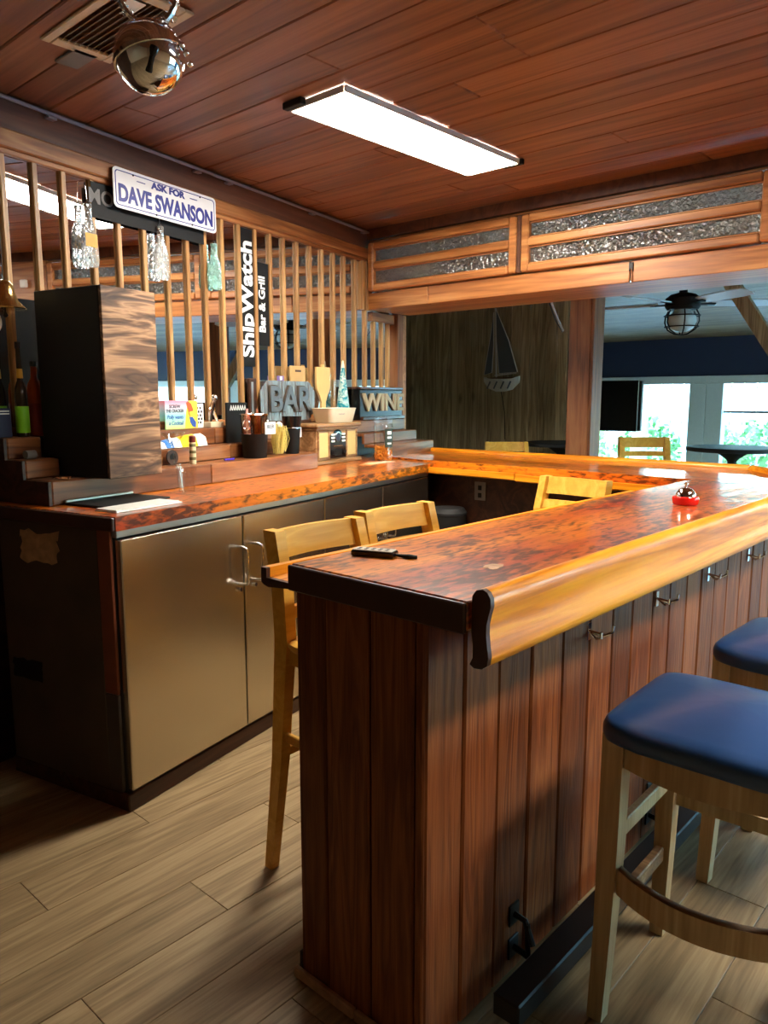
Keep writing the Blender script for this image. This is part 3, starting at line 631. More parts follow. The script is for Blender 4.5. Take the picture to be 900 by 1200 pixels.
# stepped display shelf
ZT = [1.0605, 1.15, 1.22, 1.30]; TT = [-0.39, -0.53, -0.63]
sh = cthing('stepped_shelf', 0, 0, 0, 'stepped wooden display shelf at the foot of the mirror', 'shelf')
def tier(k, a, b, mat):
    t0, z0, z1 = TT[k], ZT[k], ZT[k + 1]
    cbox('riser_board', mat, sh, t0 - 0.02, t0, a, b, z0 + (0.0 if k == 0 else .001), z1 - 0.001, 0.004)
    back = TT[k + 1] if k < 2 else TM
    cbox('tread_board', mat, sh, back + 0.0, t0 - 0.0205, a, b, z1 - 0.02, z1, 0.003)
GA, GB = 0.205, 0.478     # notch for the tall box
RA, RB = 1.765, 2.50      # notch for the radio
for k in range(3):
    segs = [(0.06, 0.9), (0.902, RA)] if k == 0 else [(0.06, GA), (GB, 1.2), (1.202, RA)]
    for a, b in segs: tier(k, a, b, M['tier'])
    tier(k, RB, 3.25, M['tier'])
cbox('tread_board', M['tier'], sh, -0.74, -0.531, GA + .001, GB - .001, 1.13, 1.149, 0.002)
MB().prism([(-0.393, 1.061), (-0.393, 1.148), (-0.533, 1.148), (-0.533, 1.218), (-0.633, 1.218), (-0.633, 1.298), (-0.738, 1.298), (-0.738, 1.061)], 1, 0.047, 0.059).build('end_panel', M['dark_wood'], sh, smooth=False)

# ------------------------------------------------------------------ tall torched box
bx = cthing('tall_box', 0.34, -0.44, 1.15, 'tall black box with a torched plywood front standing on the shelf', 'box')
cbox('box_shell', M['black'], bx, -0.185, 0.168, -0.13, 0.13, 0.0015, 0.70, 0.003)
cbox('plywood_front', M['ply'], bx, 0.1685, 0.182, -0.13, 0.13, 0.001, 0.70, 0.002)

# ------------------------------------------------------------------ chairs
def bar_chair(mat, name='bar_chair', H=1.06):
    """faces +x, origin on the floor under the seat centre; back at -x"""
    t = empty(name)
    bk, fw, w = -0.19, 0.13, 0.155; zs = 0.74
    for sy in (-1, 1):
        pts = [(-0.235, sy * 0.215, 0.0), (-0.205, sy * 0.195, 0.36), (bk, sy * 0.18, zs), (-0.205, sy * 0.175, 0.90), (-0.245, sy * 0.17, H)]
        b = MB(); rings = []
        for i, (px, py, pz) in enumerate(pts):
            hx, hy = (0.016 + 0.006 * min(i, 2), 0.015 + 0.002 * min(i, 2))
            rings.append([(px - hx, py - hy, pz), (px + hx, py - hy, pz), (px + hx, py + hy, pz), (px - hx, py + hy, pz)])
        b.loft(rings).build('rear_leg', mat, t, smooth=False)
        b = MB(); rings = []
        for px, py, pz, h in ((0.135, sy * .205, 0, .014), (0.12, sy * .185, .4, .018), (0.11, sy * .175, zs - .03, .02)):
            rings.append([(px - h, py - h, pz), (px + h, py - h, pz), (px + h, py + h, pz), (px - h, py + h, pz)])
        b.loft(rings).build('front_leg', mat, t, smooth=False)
        b = MB(); b.box(-0.19, 0.11, sy * .19 - .008, sy * .19 + .008, 0.42, 0.45, .003); b.build('side_stretcher', mat, t, smooth=False)
        b = MB(); b.box(-0.17, 0.09, sy * .178 - .009, sy * .178 + .009, 0.665, 0.709, .002); b.build('seat_rail', mat, t, smooth=False)
    MB().box(0.115, 0.137, -0.168, 0.168, 0.26, 0.30, .003).build('foot_stretcher', mat, t, smooth=False)
    MB().box(-0.215, -0.2, -0.178, 0.178, 0.36, 0.39, .003).build('rear_stretcher', mat, t, smooth=False)
    # seat: rounded slab
    ring = []
    for i in range(32):
        a = 2 * PI * i / 32; c, s_ = math.cos(a), math.sin(a); e = 0.35
        ring.append((-0.03 + 0.168 * math.copysign(abs(c) ** e, c), 0.205 * math.copysign(abs(s_) ** e, s_)))
    MB().loft([[(x * .96, y * .96, zs - .03) for x, y in ring], [(x, y, zs - .018) for x, y in ring], [(x, y, zs - .006) for x, y in ring], [(x * .95, y * .95, zs) for x, y in ring]]).build('seat', mat, t, ang=50)
    # curved slats between the back posts
    def slat(z0, z1, x0, x1):
        rings = []
        for i in range(9):
            f = -1 + 2 * i / 8; bow = -0.022 * (1 - f * f); y = f * 0.155
            rings.append([(x0 + bow, y, z0), (x0 + bow + .018, y, z0), (x1 + bow + .018, y, z1), (x1 + bow, y, z1)])
        MB().loft(rings).build('back_slat', mat, t, ang=50)
    slat(H - 0.085, H - 0.002, -0.236, -0.256); slat(H - 0.155, H - 0.115, -0.212, -0.225); slat(0.80, 0.835, -0.19, -0.195)
    return t
ch1 = bar_chair(M['chair']); ch1.location = (-1.492, 1.603, 0)
tag(ch1, 'golden wooden bar chair pulled in behind the near end of the bar', 'chair', 'bar chairs behind the bar')
ch2 = copy_tree(ch1); ch2.location = (-1.555, 2.055, 0)
tag(ch2, 'golden wooden bar chair behind the bar, second from its open end', 'chair', 'bar chairs behind the bar')
ch3 = bar_chair(M['chair_pale']); ch3.location = (-1.81, 3.135, 0); ch3.rotation_euler.z = math.radians(-95)
tag(ch3, 'golden wooden ladder-back chair standing with its back to the far bar leg', 'chair')
ch4 = bar_chair(M['chair_pale'], H=1.065); ch4.location = (-3.55, 5.55, 0); ch4.rotation_euler.z = math.radians(133 + 90 + 90)
tag(ch4, 'wooden bar chair beyond the far bar in front of the grey plank wall', 'chair', 'chairs in the porch room')
ch5 = bar_chair(M['chair_pale'], H=1.125); ch5.location = (-2.47, 5.97, 0); ch5.rotation_euler.z = math.radians(133 + 90 + 90); ch5.scale = (1.1, 1.1, 1.0)
tag(ch5, 'wooden bar chair in front of the bright porch windows', 'chair', 'chairs in the porch room')

# ------------------------------------------------------------------ stools
def stool():
    t = empty('bar_stool')
    zs = 0.685
    for sx in (-1, 1):
        for sy in (-1, 1):
            rings = []
            for f, h, ox, oy in ((0.0, .018, .200, .190), (0.33, .0205, .193, .182), (0.62, .0235, .190, .177), (1.0, .0245, .190, .172)):
                cx_, cy_, z = sx * ox, sy * oy, f * zs
                rings.append([(cx_ - h, cy_ - h, z + .004), (cx_ + h, cy_ - h, z + .004), (cx_ + h, cy_ + h, z + .004), (cx_ - h, cy_ + h, z + .004)])
            lg = MB().loft(rings).build('leg', M['stool'], t, smooth=False)
            MB().lathe([(.015, 0), (.017, .002), (.016, .0038)], 12, (sx * .200, sy * .190, 0)).build('foot_glide', M['grey'], lg)
    # side rails
    for sx in (-1, 1):
        MB().box(sx * .190 - .011, sx * .190 + .011, -.148, .148, 0.615, 0.684, .002).build('apron', M['stool'], t, smooth=False)
        MB().box(sx * .192 - .010, sx * .192 + .010, -.152, .152, 0.435, 0.475, .003).build('stretcher', M['stool'], t, smooth=False)
        MB().box(sx * .195 - .011, sx * .195 + .011, -.155, .155, 0.235, 0.275, .003).build('stretcher', M['stool_worn'], t, smooth=False)
    def bowed(y, z0, z1, bow, th, name, mat, hw=.166):
        rings = []
        for i in range(11):
            f = -1 + 2 * i / 10; yy = y - bow * (1 - f * f); x = f * hw
            rings.append([(x, yy - th, z0), (x, yy + th, z0), (x, yy + th, z1), (x, yy - th, z1)])
        return MB().loft(rings).build(name, mat, t, ang=50)
    bowed(-.176, 0.615, 0.684, .035, .011, 'apron', M['stool']); bowed(.170, 0.615, 0.684, 0, .011, 'apron', M['stool'])
    bs = bowed(-.184, 0.335, 0.395, .05, .011, 'bowed_stretcher', M['stool'])
    rings = []
    for i in range(11):
        f = -1 + 2 * i / 10; yy = -.184 - .05 * (1 - f * f); x = f * .164
        rings.append([(x, yy - .0105, .3955), (x, yy + .0105, .3955), (x, yy + .008, .3975), (x, yy - .008, .3975)])
    MB().loft(rings).build('worn_edge', M['stool_worn'], bs, ang=50)
    bowed(.182, 0.395, 0.435, 0, .010, 'stretcher', M['stool'])
    # cushion: domed pad, bowed towards -y
    rings = []; NS = 56
    def outline(k):
        pts = []
        for i in range(NS):
            a = 2 * PI * i / NS + PI / NS; c, s_ = math.cos(a), math.sin(a); e = 0.20
            x = 0.228 * math.copysign(abs(c) ** e, c); y = 0.205 * math.copysign(abs(s_) ** e, s_)
            if y < 0: y -= 0.032 * (1 - (x / .228) ** 2) * (-y / .198)
            pts.append((x * k, y * k))
        return pts
    R2 = lambda x, y: max(0, (1 - (x / .24) ** 2)) * max(0, 1 - (y / .24) ** 2)
    for k, z, dome in ((.955, .672, 0), (.985, .676, 0), (1.0, .688, 0), (1.0, .703, 0), (.985, .714, .012), (.95, .720, .03), (.85, .722, .032), (.7, .722, .034), (.5, .722, .034), (.25, .722, .034), (.02, .722, .034)):
        rings.append([(x, y, z + dome * R2(x, y)) for x, y in outline(k)])
    MB().loft(rings).build('seat_cushion', M['vinyl'], t, ang=60)
    MB().loft([[(x, y, .686) for x, y in outline(.93)], [(x, y, .6905) for x, y in outline(.95)]]).build('seat_board', M['stool'], t, smooth=False)
    for ch in t.children:
        if ch.name.startswith(('seat', 'apron')): ch.location.z = .022
        if ch.name.startswith('leg'): ch.scale.z = 1.031
    return t
st1 = stool(); st1.location = (-0.505, 1.722, 0); st1.rotation_euler.z = math.radians(1.5)
tag(st1, 'backless bar stool with blue vinyl seat nearer the open end of the bar', 'stool', 'bar stools along the bar front')
st2 = copy_tree(st1); st2.location = (-0.492, 2.405, 0); st2.rotation_euler.z = math.radians(-2)
tag(st2, 'backless bar stool with blue vinyl seat, the second along the bar front', 'stool', 'bar stools along the bar front')

# ------------------------------------------------------------------ ceiling fittings
def panel_light(x0, x1, y0, y1, label, z=CEIL, mat='lamp', sfx=''):
    t = tag(empty('ceiling_light' + sfx, ((x0 + x1) / 2, (y0 + y1) / 2, z)), label, 'light', 'flat ceiling light panels')
    hx, hy = (x1 - x0) / 2, (y1 - y0) / 2
    MB().box(-hx + .004, hx - .004, -hy + .004, hy - .004, -0.024, -0.020).build('diffuser' + sfx, M[mat], t, smooth=False)
    for a, b, c, d in ((-hx - .006, -hx + .004, -hy, hy), (hx - .004, hx + .006, -hy, hy)): cbox('frame_side', M['white_trim'], t, a, b, c, d, -0.027, -0.003, .002)
    for a, b in ((-hy - .006, -hy + .004), (hy - .004, hy + .006)): cbox('frame_end', M['white_trim'], t, -hx + .0045, hx - .0045, a, b, -0.027, -0.003, .002)
    cbox('back_tray', M['white_trim'], t, -hx * .9, hx * .9, -hy * .97, hy * .97, -0.0195, -0.001, .003)
    for a, b, c, d in ((-hx - .01, -hx * .35, -hy - .035, -hy - .0065), (hx * .35, hx + .015, hy + .0065, hy + .03)): cbox('mount_bracket', M['black'], t, a, b, c, d, -0.026, -0.001, .003)
    return t
panel_light(-2.37, -2.075, 2.085, 3.245, 'bright flat light panel on the plank ceiling over the bar')
panel_light(0.35, 0.65, 1.9, 3.1, 'bright flat light panel on the ceiling over the stools', sfx='_offscreen')
vt = tag(empty('air_vent', (-2.28, 1.305, CEIL)), 'almond louvered air vent in the plank ceiling', 'vent')
hx, hy = 0.245, 0.118
for a, b, c, d in ((-hx, hx, -hy, -hy + .03), (-hx, hx, hy - .03, hy), (-hx, -hx + .05, -hy + .0305, hy - .0305), (hx - .04, hx, -hy + .0305, hy - .0305)):
    cbox('vent_frame', M['almond'], vt, a, b, c, d, -0.012, -0.002, .003)
for k in range(9):
    yy = -hy + .04 + k * .0195
    MB().prism([(yy, -0.013), (yy + .003, -0.013), (yy + .016, -0.002), (yy + .012, -0.002)], 0, -hx + .05, hx - .04).build('louver', M['vent_dark'], vt, smooth=False)
cbox('damper_tab', M['white'], vt, 0.135, 0.20, -hy + .055, -hy + .105, -0.0165, -0.0135, .001)
tag(cbox('ceiling_plate', M['grey'], None, -0.075, 0.075, -0.04, 0.04, -0.012, -0.003, .003, loc=(-2.575, 1.33, CEIL)), 'small grey cover plate beside the ceiling vent', 'plate')
cd = cthing('conduit', 0, 0, 0, 'thin grey conduit pipe running along the top of the mirror wall', 'pipe')
MB().tube([(TM + 0.032, -1.2, 2.555), (TM + 0.032, 1.32, 2.553), (TM + 0.036, 1.36, 2.549), (TM + 0.032, 1.42, 2.551), (TM + 0.032, 2.88, 2.548)], 0.008, 8).build('pipe', M['conduit'], cd)
for ss in (0.4, 1.22, 1.45, 2.2, 2.8): cbox('clip', M['conduit'], cd, TM + 0.0205, TM + 0.048, ss - .02, ss + .02, 2.531, 2.540, .001)

# ------------------------------------------------------------------ hanging jingle bell
oc = Vector((-1.06, 0.66, 1.943)); OR = 0.050
jb = tag(empty('jingle_bell_ornament', oc), 'large shiny silver jingle bell hanging from a tinsel loop', 'ornament')
tilt = Matrix.Rotation(math.radians(-14), 4, 'Y') @ Matrix.Rotation(math.radians(10), 4, 'X')
def hemi(z0, z1, r, n=14):
    return [(max(.0004, math.sqrt(max(0, r * r - z * z))), z) for z in [r * math.sin(a0) for a0 in [math.asin(max(-1, min(1, z0 / r))) + (math.asin(max(-1, min(1, z1 / r))) - math.asin(max(-1, min(1, z0 / r)))) * i / (n - 1) for i in range(n)]]]
def tl(mb): mb.v = [tuple(tilt @ Vector(v)) for v in mb.v]; return mb
tl(MB().lathe(hemi(0.0035, OR, OR), 40)).build('upper_shell', M['chrome'], jb)
tl(MB().lathe(hemi(-OR, -0.0035, OR), 40)).build('lower_shell', M['chrome'], jb)
tl(MB().lathe([(OR - .001, -.0034), (OR + .003, -.0028), (OR + .003, .0028), (OR - .001, .0034)], 40)).build('rim_band', M['chrome'], jb)
# keyhole slot that faces the room
fc = (Vector((0, 0, 1.45)) - oc).normalized(); rt_ = Vector((fc.y, -fc.x, 0)).normalized() * -1; up_ = rt_.cross(fc) * -1
sl_ = MB(); pts = []
rtv = Vector((-fc.y, fc.x, 0)).normalized()
for i in range(9):
    f = i / 8; th = math.radians(4 + 38 * f); side = 0.16 - 0.2 * f
    d = (Vector((fc.x, fc.y, 0)).normalized() * math.cos(th) * 1.0 + rtv * side + Vector((0, 0, -math.sin(th)))).normalized(); pts.append(d * (OR - .0015))
sl_.tube(pts, [.0062, .0065, .0055, .004, .004, .004, .0042, .005, .005], 10); sl_.build('bell_slot', M['black_gloss'], jb)
M['tinsel'] = plain('silver_tinsel', (0.8, 0.82, 0.86, 1), 0.15, 1.0, vary=0.0)
loop = [(rtv * (0.042 * math.cos(a)) + Vector((0, 0, OR + 0.046 + 0.052 * math.sin(a)))) for a in [2 * PI * i / 28 for i in range(28)]]
MB().tube(loop, 0.0045, 6, closed=True).build('tinsel_loop', M['tinsel'], jb)
fz = MB(); rnd = random.Random(5)
for p in loop:
    for _ in range(16):
        d = Vector((rnd.gauss(0, 1), rnd.gauss(0, 1), rnd.gauss(0, 1))).normalized(); e = d.orthogonal().normalized(); L = rnd.uniform(.007, .013)
        fz.add([p, p + d * L + e * .0012, p + d * L - e * .0012], [(0, 1, 2)])
fz.build('tinsel_fringe', M['tinsel'], jb, smooth=False)['kind'] = 'stuff'
for k in range(9):
    a = rnd.uniform(-.9, 1.0); p = rtv * (0.012 + .045 * (k / 8)) + Vector((0, 0, OR * .95 - .055 * (k / 8) ** 1.5)) + Vector((fc.x, fc.y, 0)) * rnd.uniform(.01, .03)
    MB().lathe(hemi(-.0045, .0045, .0045, 7), 10, p).build('silver_bead', M['chrome'], jb)
MB().tube([(0, 0, OR + .098), (0, 0, CEIL - oc.z - .002)], 0.0012, 6).build('hanging_wire', M['chrome'], jb)

# ------------------------------------------------------------------ mirror wall hangings
pl = cthing('name_plate', 1.0, TM + .052, 2.262, 'white embossed plate with blue lettering hung on the mirror rail', 'sign')
def rrect(w, h, r, n=6):
    p = []
    for cx_, cy_, a0 in ((w / 2 - r, h / 2 - r, 0), (-w / 2 + r, h / 2 - r, 90), (-w / 2 + r, -h / 2 + r, 180), (w / 2 - r, -h / 2 + r, 270)):
        for i in range(n + 1): a = math.radians(a0 + 90 * i / n); p.append((cx_ + r * math.cos(a), cy_ + r * math.sin(a)))
    return p
PWd, PHt = 0.645, 0.168
MB().prism([(y, z + PHt / 2) for y, z in rrect(PWd, PHt, .022)], 0, 0, .003).build('plate_sheet', M['plate'], pl, smooth=False)
bo = rrect(PWd - .022, PHt - .022, .016); bi = rrect(PWd - .030, PHt - .030, .014)
b = MB(); b.loft([[(.0032, y, z + PHt / 2) for y, z in bo], [(.0045, y * .997, z * .99 + PHt / 2) for y, z in bo], [(.0045, y, z + PHt / 2) for y, z in bi], [(.0032, y, z + PHt / 2) for y, z in bi]], caps=False); b.build('plate_border', M['navy_ink'], pl, smooth=False)
text('lettering', 'ASK FOR', .040, M['navy_ink'], pl, WALLTXT((.0034, .0, PHt - .034)), .001, .0018, 1.3)
text('lettering', 'DAVE SWANSON', .098, M['navy_ink'], pl, WALLTXT((.0034, .0, .061)), .001, .0038, .78)
for y in (-.14, .14): cbox('plate_dash', M['navy_ink'], pl, .0032, .0045, y + (-.05 if y < 0 else 0), y + (.05 if y > 0 else 0) , PHt - .038, PHt - .034, .0005)
for y, z in ((-.21, PHt - .016), (.21, PHt - .016), (-.08, .012), (.15, .012)): MB().tube([(.0031, y, z), (.0055, y, z)], .0045, 10).build('plate_bolt', M['iron'], pl)
ds = cthing('dark_poster', .93, TM + .016, 2.205, 'dark sign with faint lettering behind the white plate', 'sign')
cbox('poster_sheet', M['black'], ds, .0, .003, -.34, .34, 0, .145, .001)
text('lettering', 'MO', .085, M['grey'], ds, WALLTXT((.0036, -.29, .085)), .0006, .002)
# ship name strip
sw = cthing('name_strip', 1.62, TM + .0005, 1.62, 'black vertical strip with white upright lettering on the mirror', 'sign')
cbox('strip_sheet', M['black'], sw, 0, .0015, -.072, .061, 0, .73, .0005)
text('lettering', 'ShipWatch', .140, M['white'], sw, WALLUP((.0022, -.004, .36)), .0006, .0045, 1.0)
text('lettering', 'Bar & Grill', .076, M['white'], sw, WALLUP((.0022, .124, .345)), .0006, .0022, .93)
cbox('strip_sheet', M['black'], sw, 0, .0015, .065, .185, .12, .57, .0005)
# emblem on the mirror
em = cthing('round_emblem', .098, TM + .0005, 1.735, 'round white emblem stuck on the left end of the mirror', 'emblem')
def ringmesh(r0, r1, x0, x1, n=32):
    return MB().loft([[(x0, r * math.cos(2 * PI * i / n), r * math.sin(2 * PI * i / n)) for i in range(n)] for r in (r0, r1)] + [[(x1, r * math.cos(2 * PI * i / n), r * math.sin(2 * PI * i / n)) for i in range(n)] for r in (r1, r0)] , caps=False)
ringmesh(.046, .052, 0, .001).build('outer_ring', M['white'], em, smooth=False)
ringmesh(.028, .031, 0, .001).build('inner_ring', M['white'], em, smooth=False)
ringmesh(.001, .02, 0, .001).build('emblem_centre', M['white'], em, smooth=False)
for k in range(14):
    a = 2 * PI * k / 14; c, s_ = math.cos(a), math.sin(a)
    MB().add([(.0008, (r * c - q * s_), (r * s_ + q * c)) for r, q in ((.034, -.004), (.043, -.004), (.043, .004), (.034, .004))], [(0, 1, 2, 3)]).build('emblem_tick', M['white'], em, smooth=False)
# brass bell at the left end
M['brass'] = plain('brass', (0.78, 0.58, 0.22, 1), 0.18, 1.0, vary=0.05)
be = cthing('brass_bell', .105, TM + .09, 1.775, 'polished brass bell hanging before the left end of the mirror', 'bell')
MB().lathe([(.072, 0), (.074, .004), (.066, .012), (.048, .03), (.038, .06), (.034, .085), (.022, .1), (.006, .106)], 28).build('bell_body', M['brass'], be)
MB().tube([(0, 0, .104), (0, 0, .58)], .002, 6).build('bell_cord', M['iron'], be)
MB().lathe([(.004, -.03), (.01, -.022), (.004, -.01), (.002, .05)], 12).build('bell_clapper', M['iron'], be)
# slumped bottles
M['label_y'] = plain('yellow_label', rgb(196, 150, 44), 0.5, vary=0.2, scale=40)
def flat_bottle(s, ztop, L, W_, mat, label, lab=None):
    t = cthing('slumped_bottle', s, TM + .028, ztop - L, label, 'bottle', 'flattened bottles hung before the mirror')
    prof = [(.30, 0), (.40, .012), (.46, .04), (.50, .12), (.48, .35), (.44, .52), (.34, .62), (.22, .70), (.17, .80), (.16, .92), (.19, .95), (.18, 1.0)]
    rings = [[(.011 * (1 + .4 * (h > .6)) * math.cos(a), W_ * w * math.sin(a), h * L) for a in [2 * PI * i / 20 for i in range(20)]] for w, h in prof]
    MB().loft(rings).build('bottle_glass', mat, t, ang=60)
    MB().tube([(0, 0, L * .9), (.004, .016, L * .98), (0, 0, L * 1.06), (-.004, -.016, L * .98), (0, 0, L * .9)], .0016, 6).build('hanging_wire', M['chrome'], t)
    MB().tube([(0, 0, L * 1.06), (-.008, 0, 2.35 - (ztop - L))], .0014, 6).build('hanging_wire', M['chrome'], t)
    if lab: cbox('paper_label', lab, t, .0125, .0145, -W_ * .33, W_ * .33, L * .32, L * .53, .0005)
flat_bottle(.56, 2.25, .255, .092, M['crinkle'], 'flattened clear glass bottle with a yellow label hanging on the mirror', M['label_y'])
flat_bottle(.965, 2.235, .24, .1, M['crinkle'], 'flattened clear glass bottle without a label hanging below the white plate')
flat_bottle(1.33, 2.22, .225, .105, M['crinkle_green'], 'flattened pale green glass bottle hanging left of the black name strip')

# ------------------------------------------------------------------ things on the shelf and worktop
def colmat(nm, r, g, b, rough=.45, **k):
    if nm not in M: M[nm] = plain(nm, rgb(r, g, b), rough, **k)
    return M[nm]
# bottles at the left end
def liquor(s, t, label, body, lab, lab2, cap, R, H, neck=.35):
    o = cthing('liquor_bottle', s, t, 1.3005, label, 'bottle')
    hs = H * (1 - neck)
    MB().lathe([(R * .9, 0), (R, .006), (R, hs * .86), (R * .85, hs), (R * .42, hs + H * .08), (R * .36, H * .94), (R * .4, H * .95)], 20).build('bottle_glass', body, o)
    MB().lathe([(R * .42, H * .93), (R * .45, H * .935), (R * .45, H)], 16).build('cap', cap, o)
    MB().lathe([(R + .0006, hs * .08), (R + .0012, hs * .085), (R + .0012, hs * .62), (R + .0006, hs * .625)], 20, caps=False).build('label_band', lab, o)
    if lab2: MB().lathe([(R * .46, hs + H * .1), (R * .5, hs + H * .1), (R * .46, hs + H * .2), (R * .4, hs + H * .2)], 16, caps=False).build('neck_band', lab2, o)
liquor(.163, -.675, 'dark liquor bottle with a bright green label at the left end of the shelf', colmat('dark_bottle', 40, 34, 22, .1), colmat('green_label', 128, 214, 40), colmat('yellow_foil', 220, 170, 50), M['black_gloss'], .024, .36, .48)
liquor(.232, -.685, 'squat red-brown liquor bottle with dark cap beside the tall black box', colmat('amber_bottle', 150, 66, 26, .1), colmat('red_label', 126, 40, 32), None, M['black_gloss'], .03, .29, .3)
nb = cthing('carton', .085, -.69, 1.3005, 'small navy carton at the left end of the shelf', 'carton')
cbox('carton_body', colmat('navy_card', 26, 34, 66), nb, -.02, .02, -.028, .028, 0, .11, .002)
for z in (.09, .10): cbox('printed_band', M['white'], nb, .0201, .0206, -.02, .02, z - .003, z + .001, 0)
jr = cthing('paper_roll', .12, -.585, 1.2205, 'small grey paper roll lying on the shelf step beside the tall box', 'roll')
MB().tube([(0, -.02, .016), (0, .02, .016)], .016, 16).build('roll_body', M['grey'], jr); MB().tube([(0, .0202, .016), (0, .021, .016)], .006, 12).build('roll_core', M['almond'], jr)
ks = cthing('key_ring', .13, -.45, 1.1505, 'small bunch of keys on the lowest shelf step', 'keys')
MB().tube([(.018 * math.cos(a), .018 * math.sin(a), .003) for a in [2 * PI * i / 16 for i in range(16)]], .0022, 6, closed=True).build('ring', M['chrome'], ks)
for a in (0.3, 1.2, 2.4): 
    d = Vector((math.cos(a), math.sin(a), 0)); MB().tube([d * .018 + Vector((0, 0, .003)), d * .05 + Vector((0, 0, .003))], .003, 6).build('key', M['chrome'], ks)
# cream candle, parrot card, figure
cn = cthing('cream_tin', .845, -.685, 1.3005, 'tall cream fluted tin between the tall box and the parrot card', 'tin')
MB().lathe([(.026, 0), (.027, .004), (.027, .125), (.024, .13)], 14).build('tin_body', colmat('cream', 226, 218, 188), cn); MB().lathe([(.018, .1305), (.02, .134), (.016, .15), (.004, .152)], 14).build('tin_lid', M['clear'], cn)
pc_ = cthing('parrot_card', 1.02, -.675, 1.3005, 'colourful card with a red and blue parrot on the shelf', 'card')
colmat('pink', 232, 130, 150); colmat('aqua', 138, 206, 206); colmat('yellowc', 246, 206, 66); colmat('parrot_red', 226, 84, 40); colmat('parrot_blue', 50, 84, 160); colmat('ink_dark', 40, 44, 60)
def gradient_card(nm):
    m, nt, p = newmat(nm); tc = nt.nodes.new('ShaderNodeTexCoord'); sp_ = nt.nodes.new('ShaderNodeSeparateXYZ'); cr = nt.nodes.new('ShaderNodeValToRGB')
    e = cr.color_ramp.elements; e[0].color = rgb(190, 226, 120); e[0].position = 0; e[1].color = rgb(236, 120, 150); e[1].position = 1
    q = e.new(.45); q.color = rgb(140, 212, 214); q = e.new(.75); q.color = rgb(214, 200, 214)
    nt.links.new(tc.outputs['Generated'], sp_.inputs[0]); nt.links.new(sp_.outputs[2], cr.inputs[0]); nt.links.new(cr.outputs[0], p.inputs['Base Color']); p.inputs['Roughness'].default_value = .4; return m
cbox('card_sheet', gradient_card('pink_to_aqua_print'), pc_, -.006, 0, -.108, .108, 0, .136, .001)
MB().prism([(.02, .001), (.108, .001), (.108, .135), (.05, .135), (.03, .08)], 0, .0002, .0012).build('yellow_print', M['yellowc'], pc_, smooth=False)
def blob(pts, mat, nm, x0, x1): MB().prism(pts, 0, x0, x1).build(nm, mat, pc_, smooth=False)
blob([(.035, .112), (.03, .125), (.045, .132), (.065, .12), (.078, .09), (.07, .06), (.05, .06), (.042, .09)], M['parrot_red'], 'parrot_print', .0014, .0022)
blob([(.05, .058), (.07, .058), (.095, .03), (.092, .004), (.07, .01), (.055, .03)], M['parrot_blue'], 'parrot_print', .0014, .0022)
blob([(.05, .08), (.075, .085), (.078, .06), (.058, .055)], M['yellowc'], 'parrot_print', .0024, .003)
text('lettering', 'SCREW', .022, M['ink_dark'], pc_, WALLTXT((.0008, -.045, .107)), .0004, .0006)
text('lettering', 'THE CRACKER', .021, M['ink_dark'], pc_, WALLTXT((.0008, -.045, .086)), .0004, .0006, .85)
text('lettering', 'Polly wants', .026, M['parrot_blue'], pc_, WALLTXT((.0008, -.045, .057)), .0004, .0005, .9, .3)
text('lettering', 'a Cocktail', .026, M['parrot_blue'], pc_, WALLTXT((.0008, -.04, .028)), .0004, .0005, .9, .3)
cs = cthing('check_card', 1.17, -.70, 1.3005, 'small black and white chequered card leaning behind the silver figure', 'card')
cbox('card_sheet', M['white'], cs, -.004, 0, -.05, .03, 0, .12, .001)
for i in range(5):
    for j in range(2):
        z = .02 + i * .018; y = -.02 + j * .02 + (i % 2) * .008
        cbox('printed_mark', M['ink_dark'], cs, .0002, .001, y, y + .012, z, z + .012, 0)
sf = cthing('silver_figure', 1.245, -.675, 1.3005, 'small silver figurine on a pale block', 'figurine')
cbox('pale_block', colmat('pale_wood', 206, 190, 160), sf, -.025, .025, -.05, .05, 0, .028, .003)
fg = MB(); fg.tube([(0, -.026, .028), (0, -.02, .07), (0, 0, .12), (0, .012, .14)], [.009, .012, .013, .010], 10); fg.tube([(0, .026, .028), (0, .012, .07), (0, .004, .11)], [.008, .01, .01], 10)
fg.build('figure_body', M['chrome'], sf); MB().lathe(hemi(-.016, .016, .016, 9), 14, (0, .012, .15)).build('figure_head', M['chrome'], sf)
# snack bag on tier two
sg = cthing('snack_bag', .90, -.58, 1.2205, 'white, blue and yellow snack bag lying on the shelf', 'bag')
ring = lambda y, h, w: [(-w, y, .002), (-w * .5, y, h * .9), (0, y, h), (w * .6, y, h * .8), (w, y, .002), (0, y, 0)]
MB().loft([ring(-.15, .004, .03), ring(-.13, .03, .036), ring(-.05, .045, .038), ring(.06, .055, .038), ring(.14, .06, .034), ring(.158, .052, .03)]).build('bag_body', colmat('bag_white', 232, 232, 226, .3), sg, ang=70)
MB().loft([[(x * 1.02, y, z * 1.03 + .0008) for x, y, z in ring(yy, hh, .038)] for yy, hh in ((-.02, .047), (.04, .054), (.085, .057))]).build('printed_panel', colmat('bag_yellow', 238, 184, 20, .3), sg, ang=70)
MB().loft([[(x * 1.02, y, z * 1.03 + .0008) for x, y, z in ring(yy, hh, .037)] for yy, hh in ((-.115, .034), (-.07, .042))]).build('printed_panel', colmat('bag_blue', 40, 110, 180, .3), sg, ang=70)
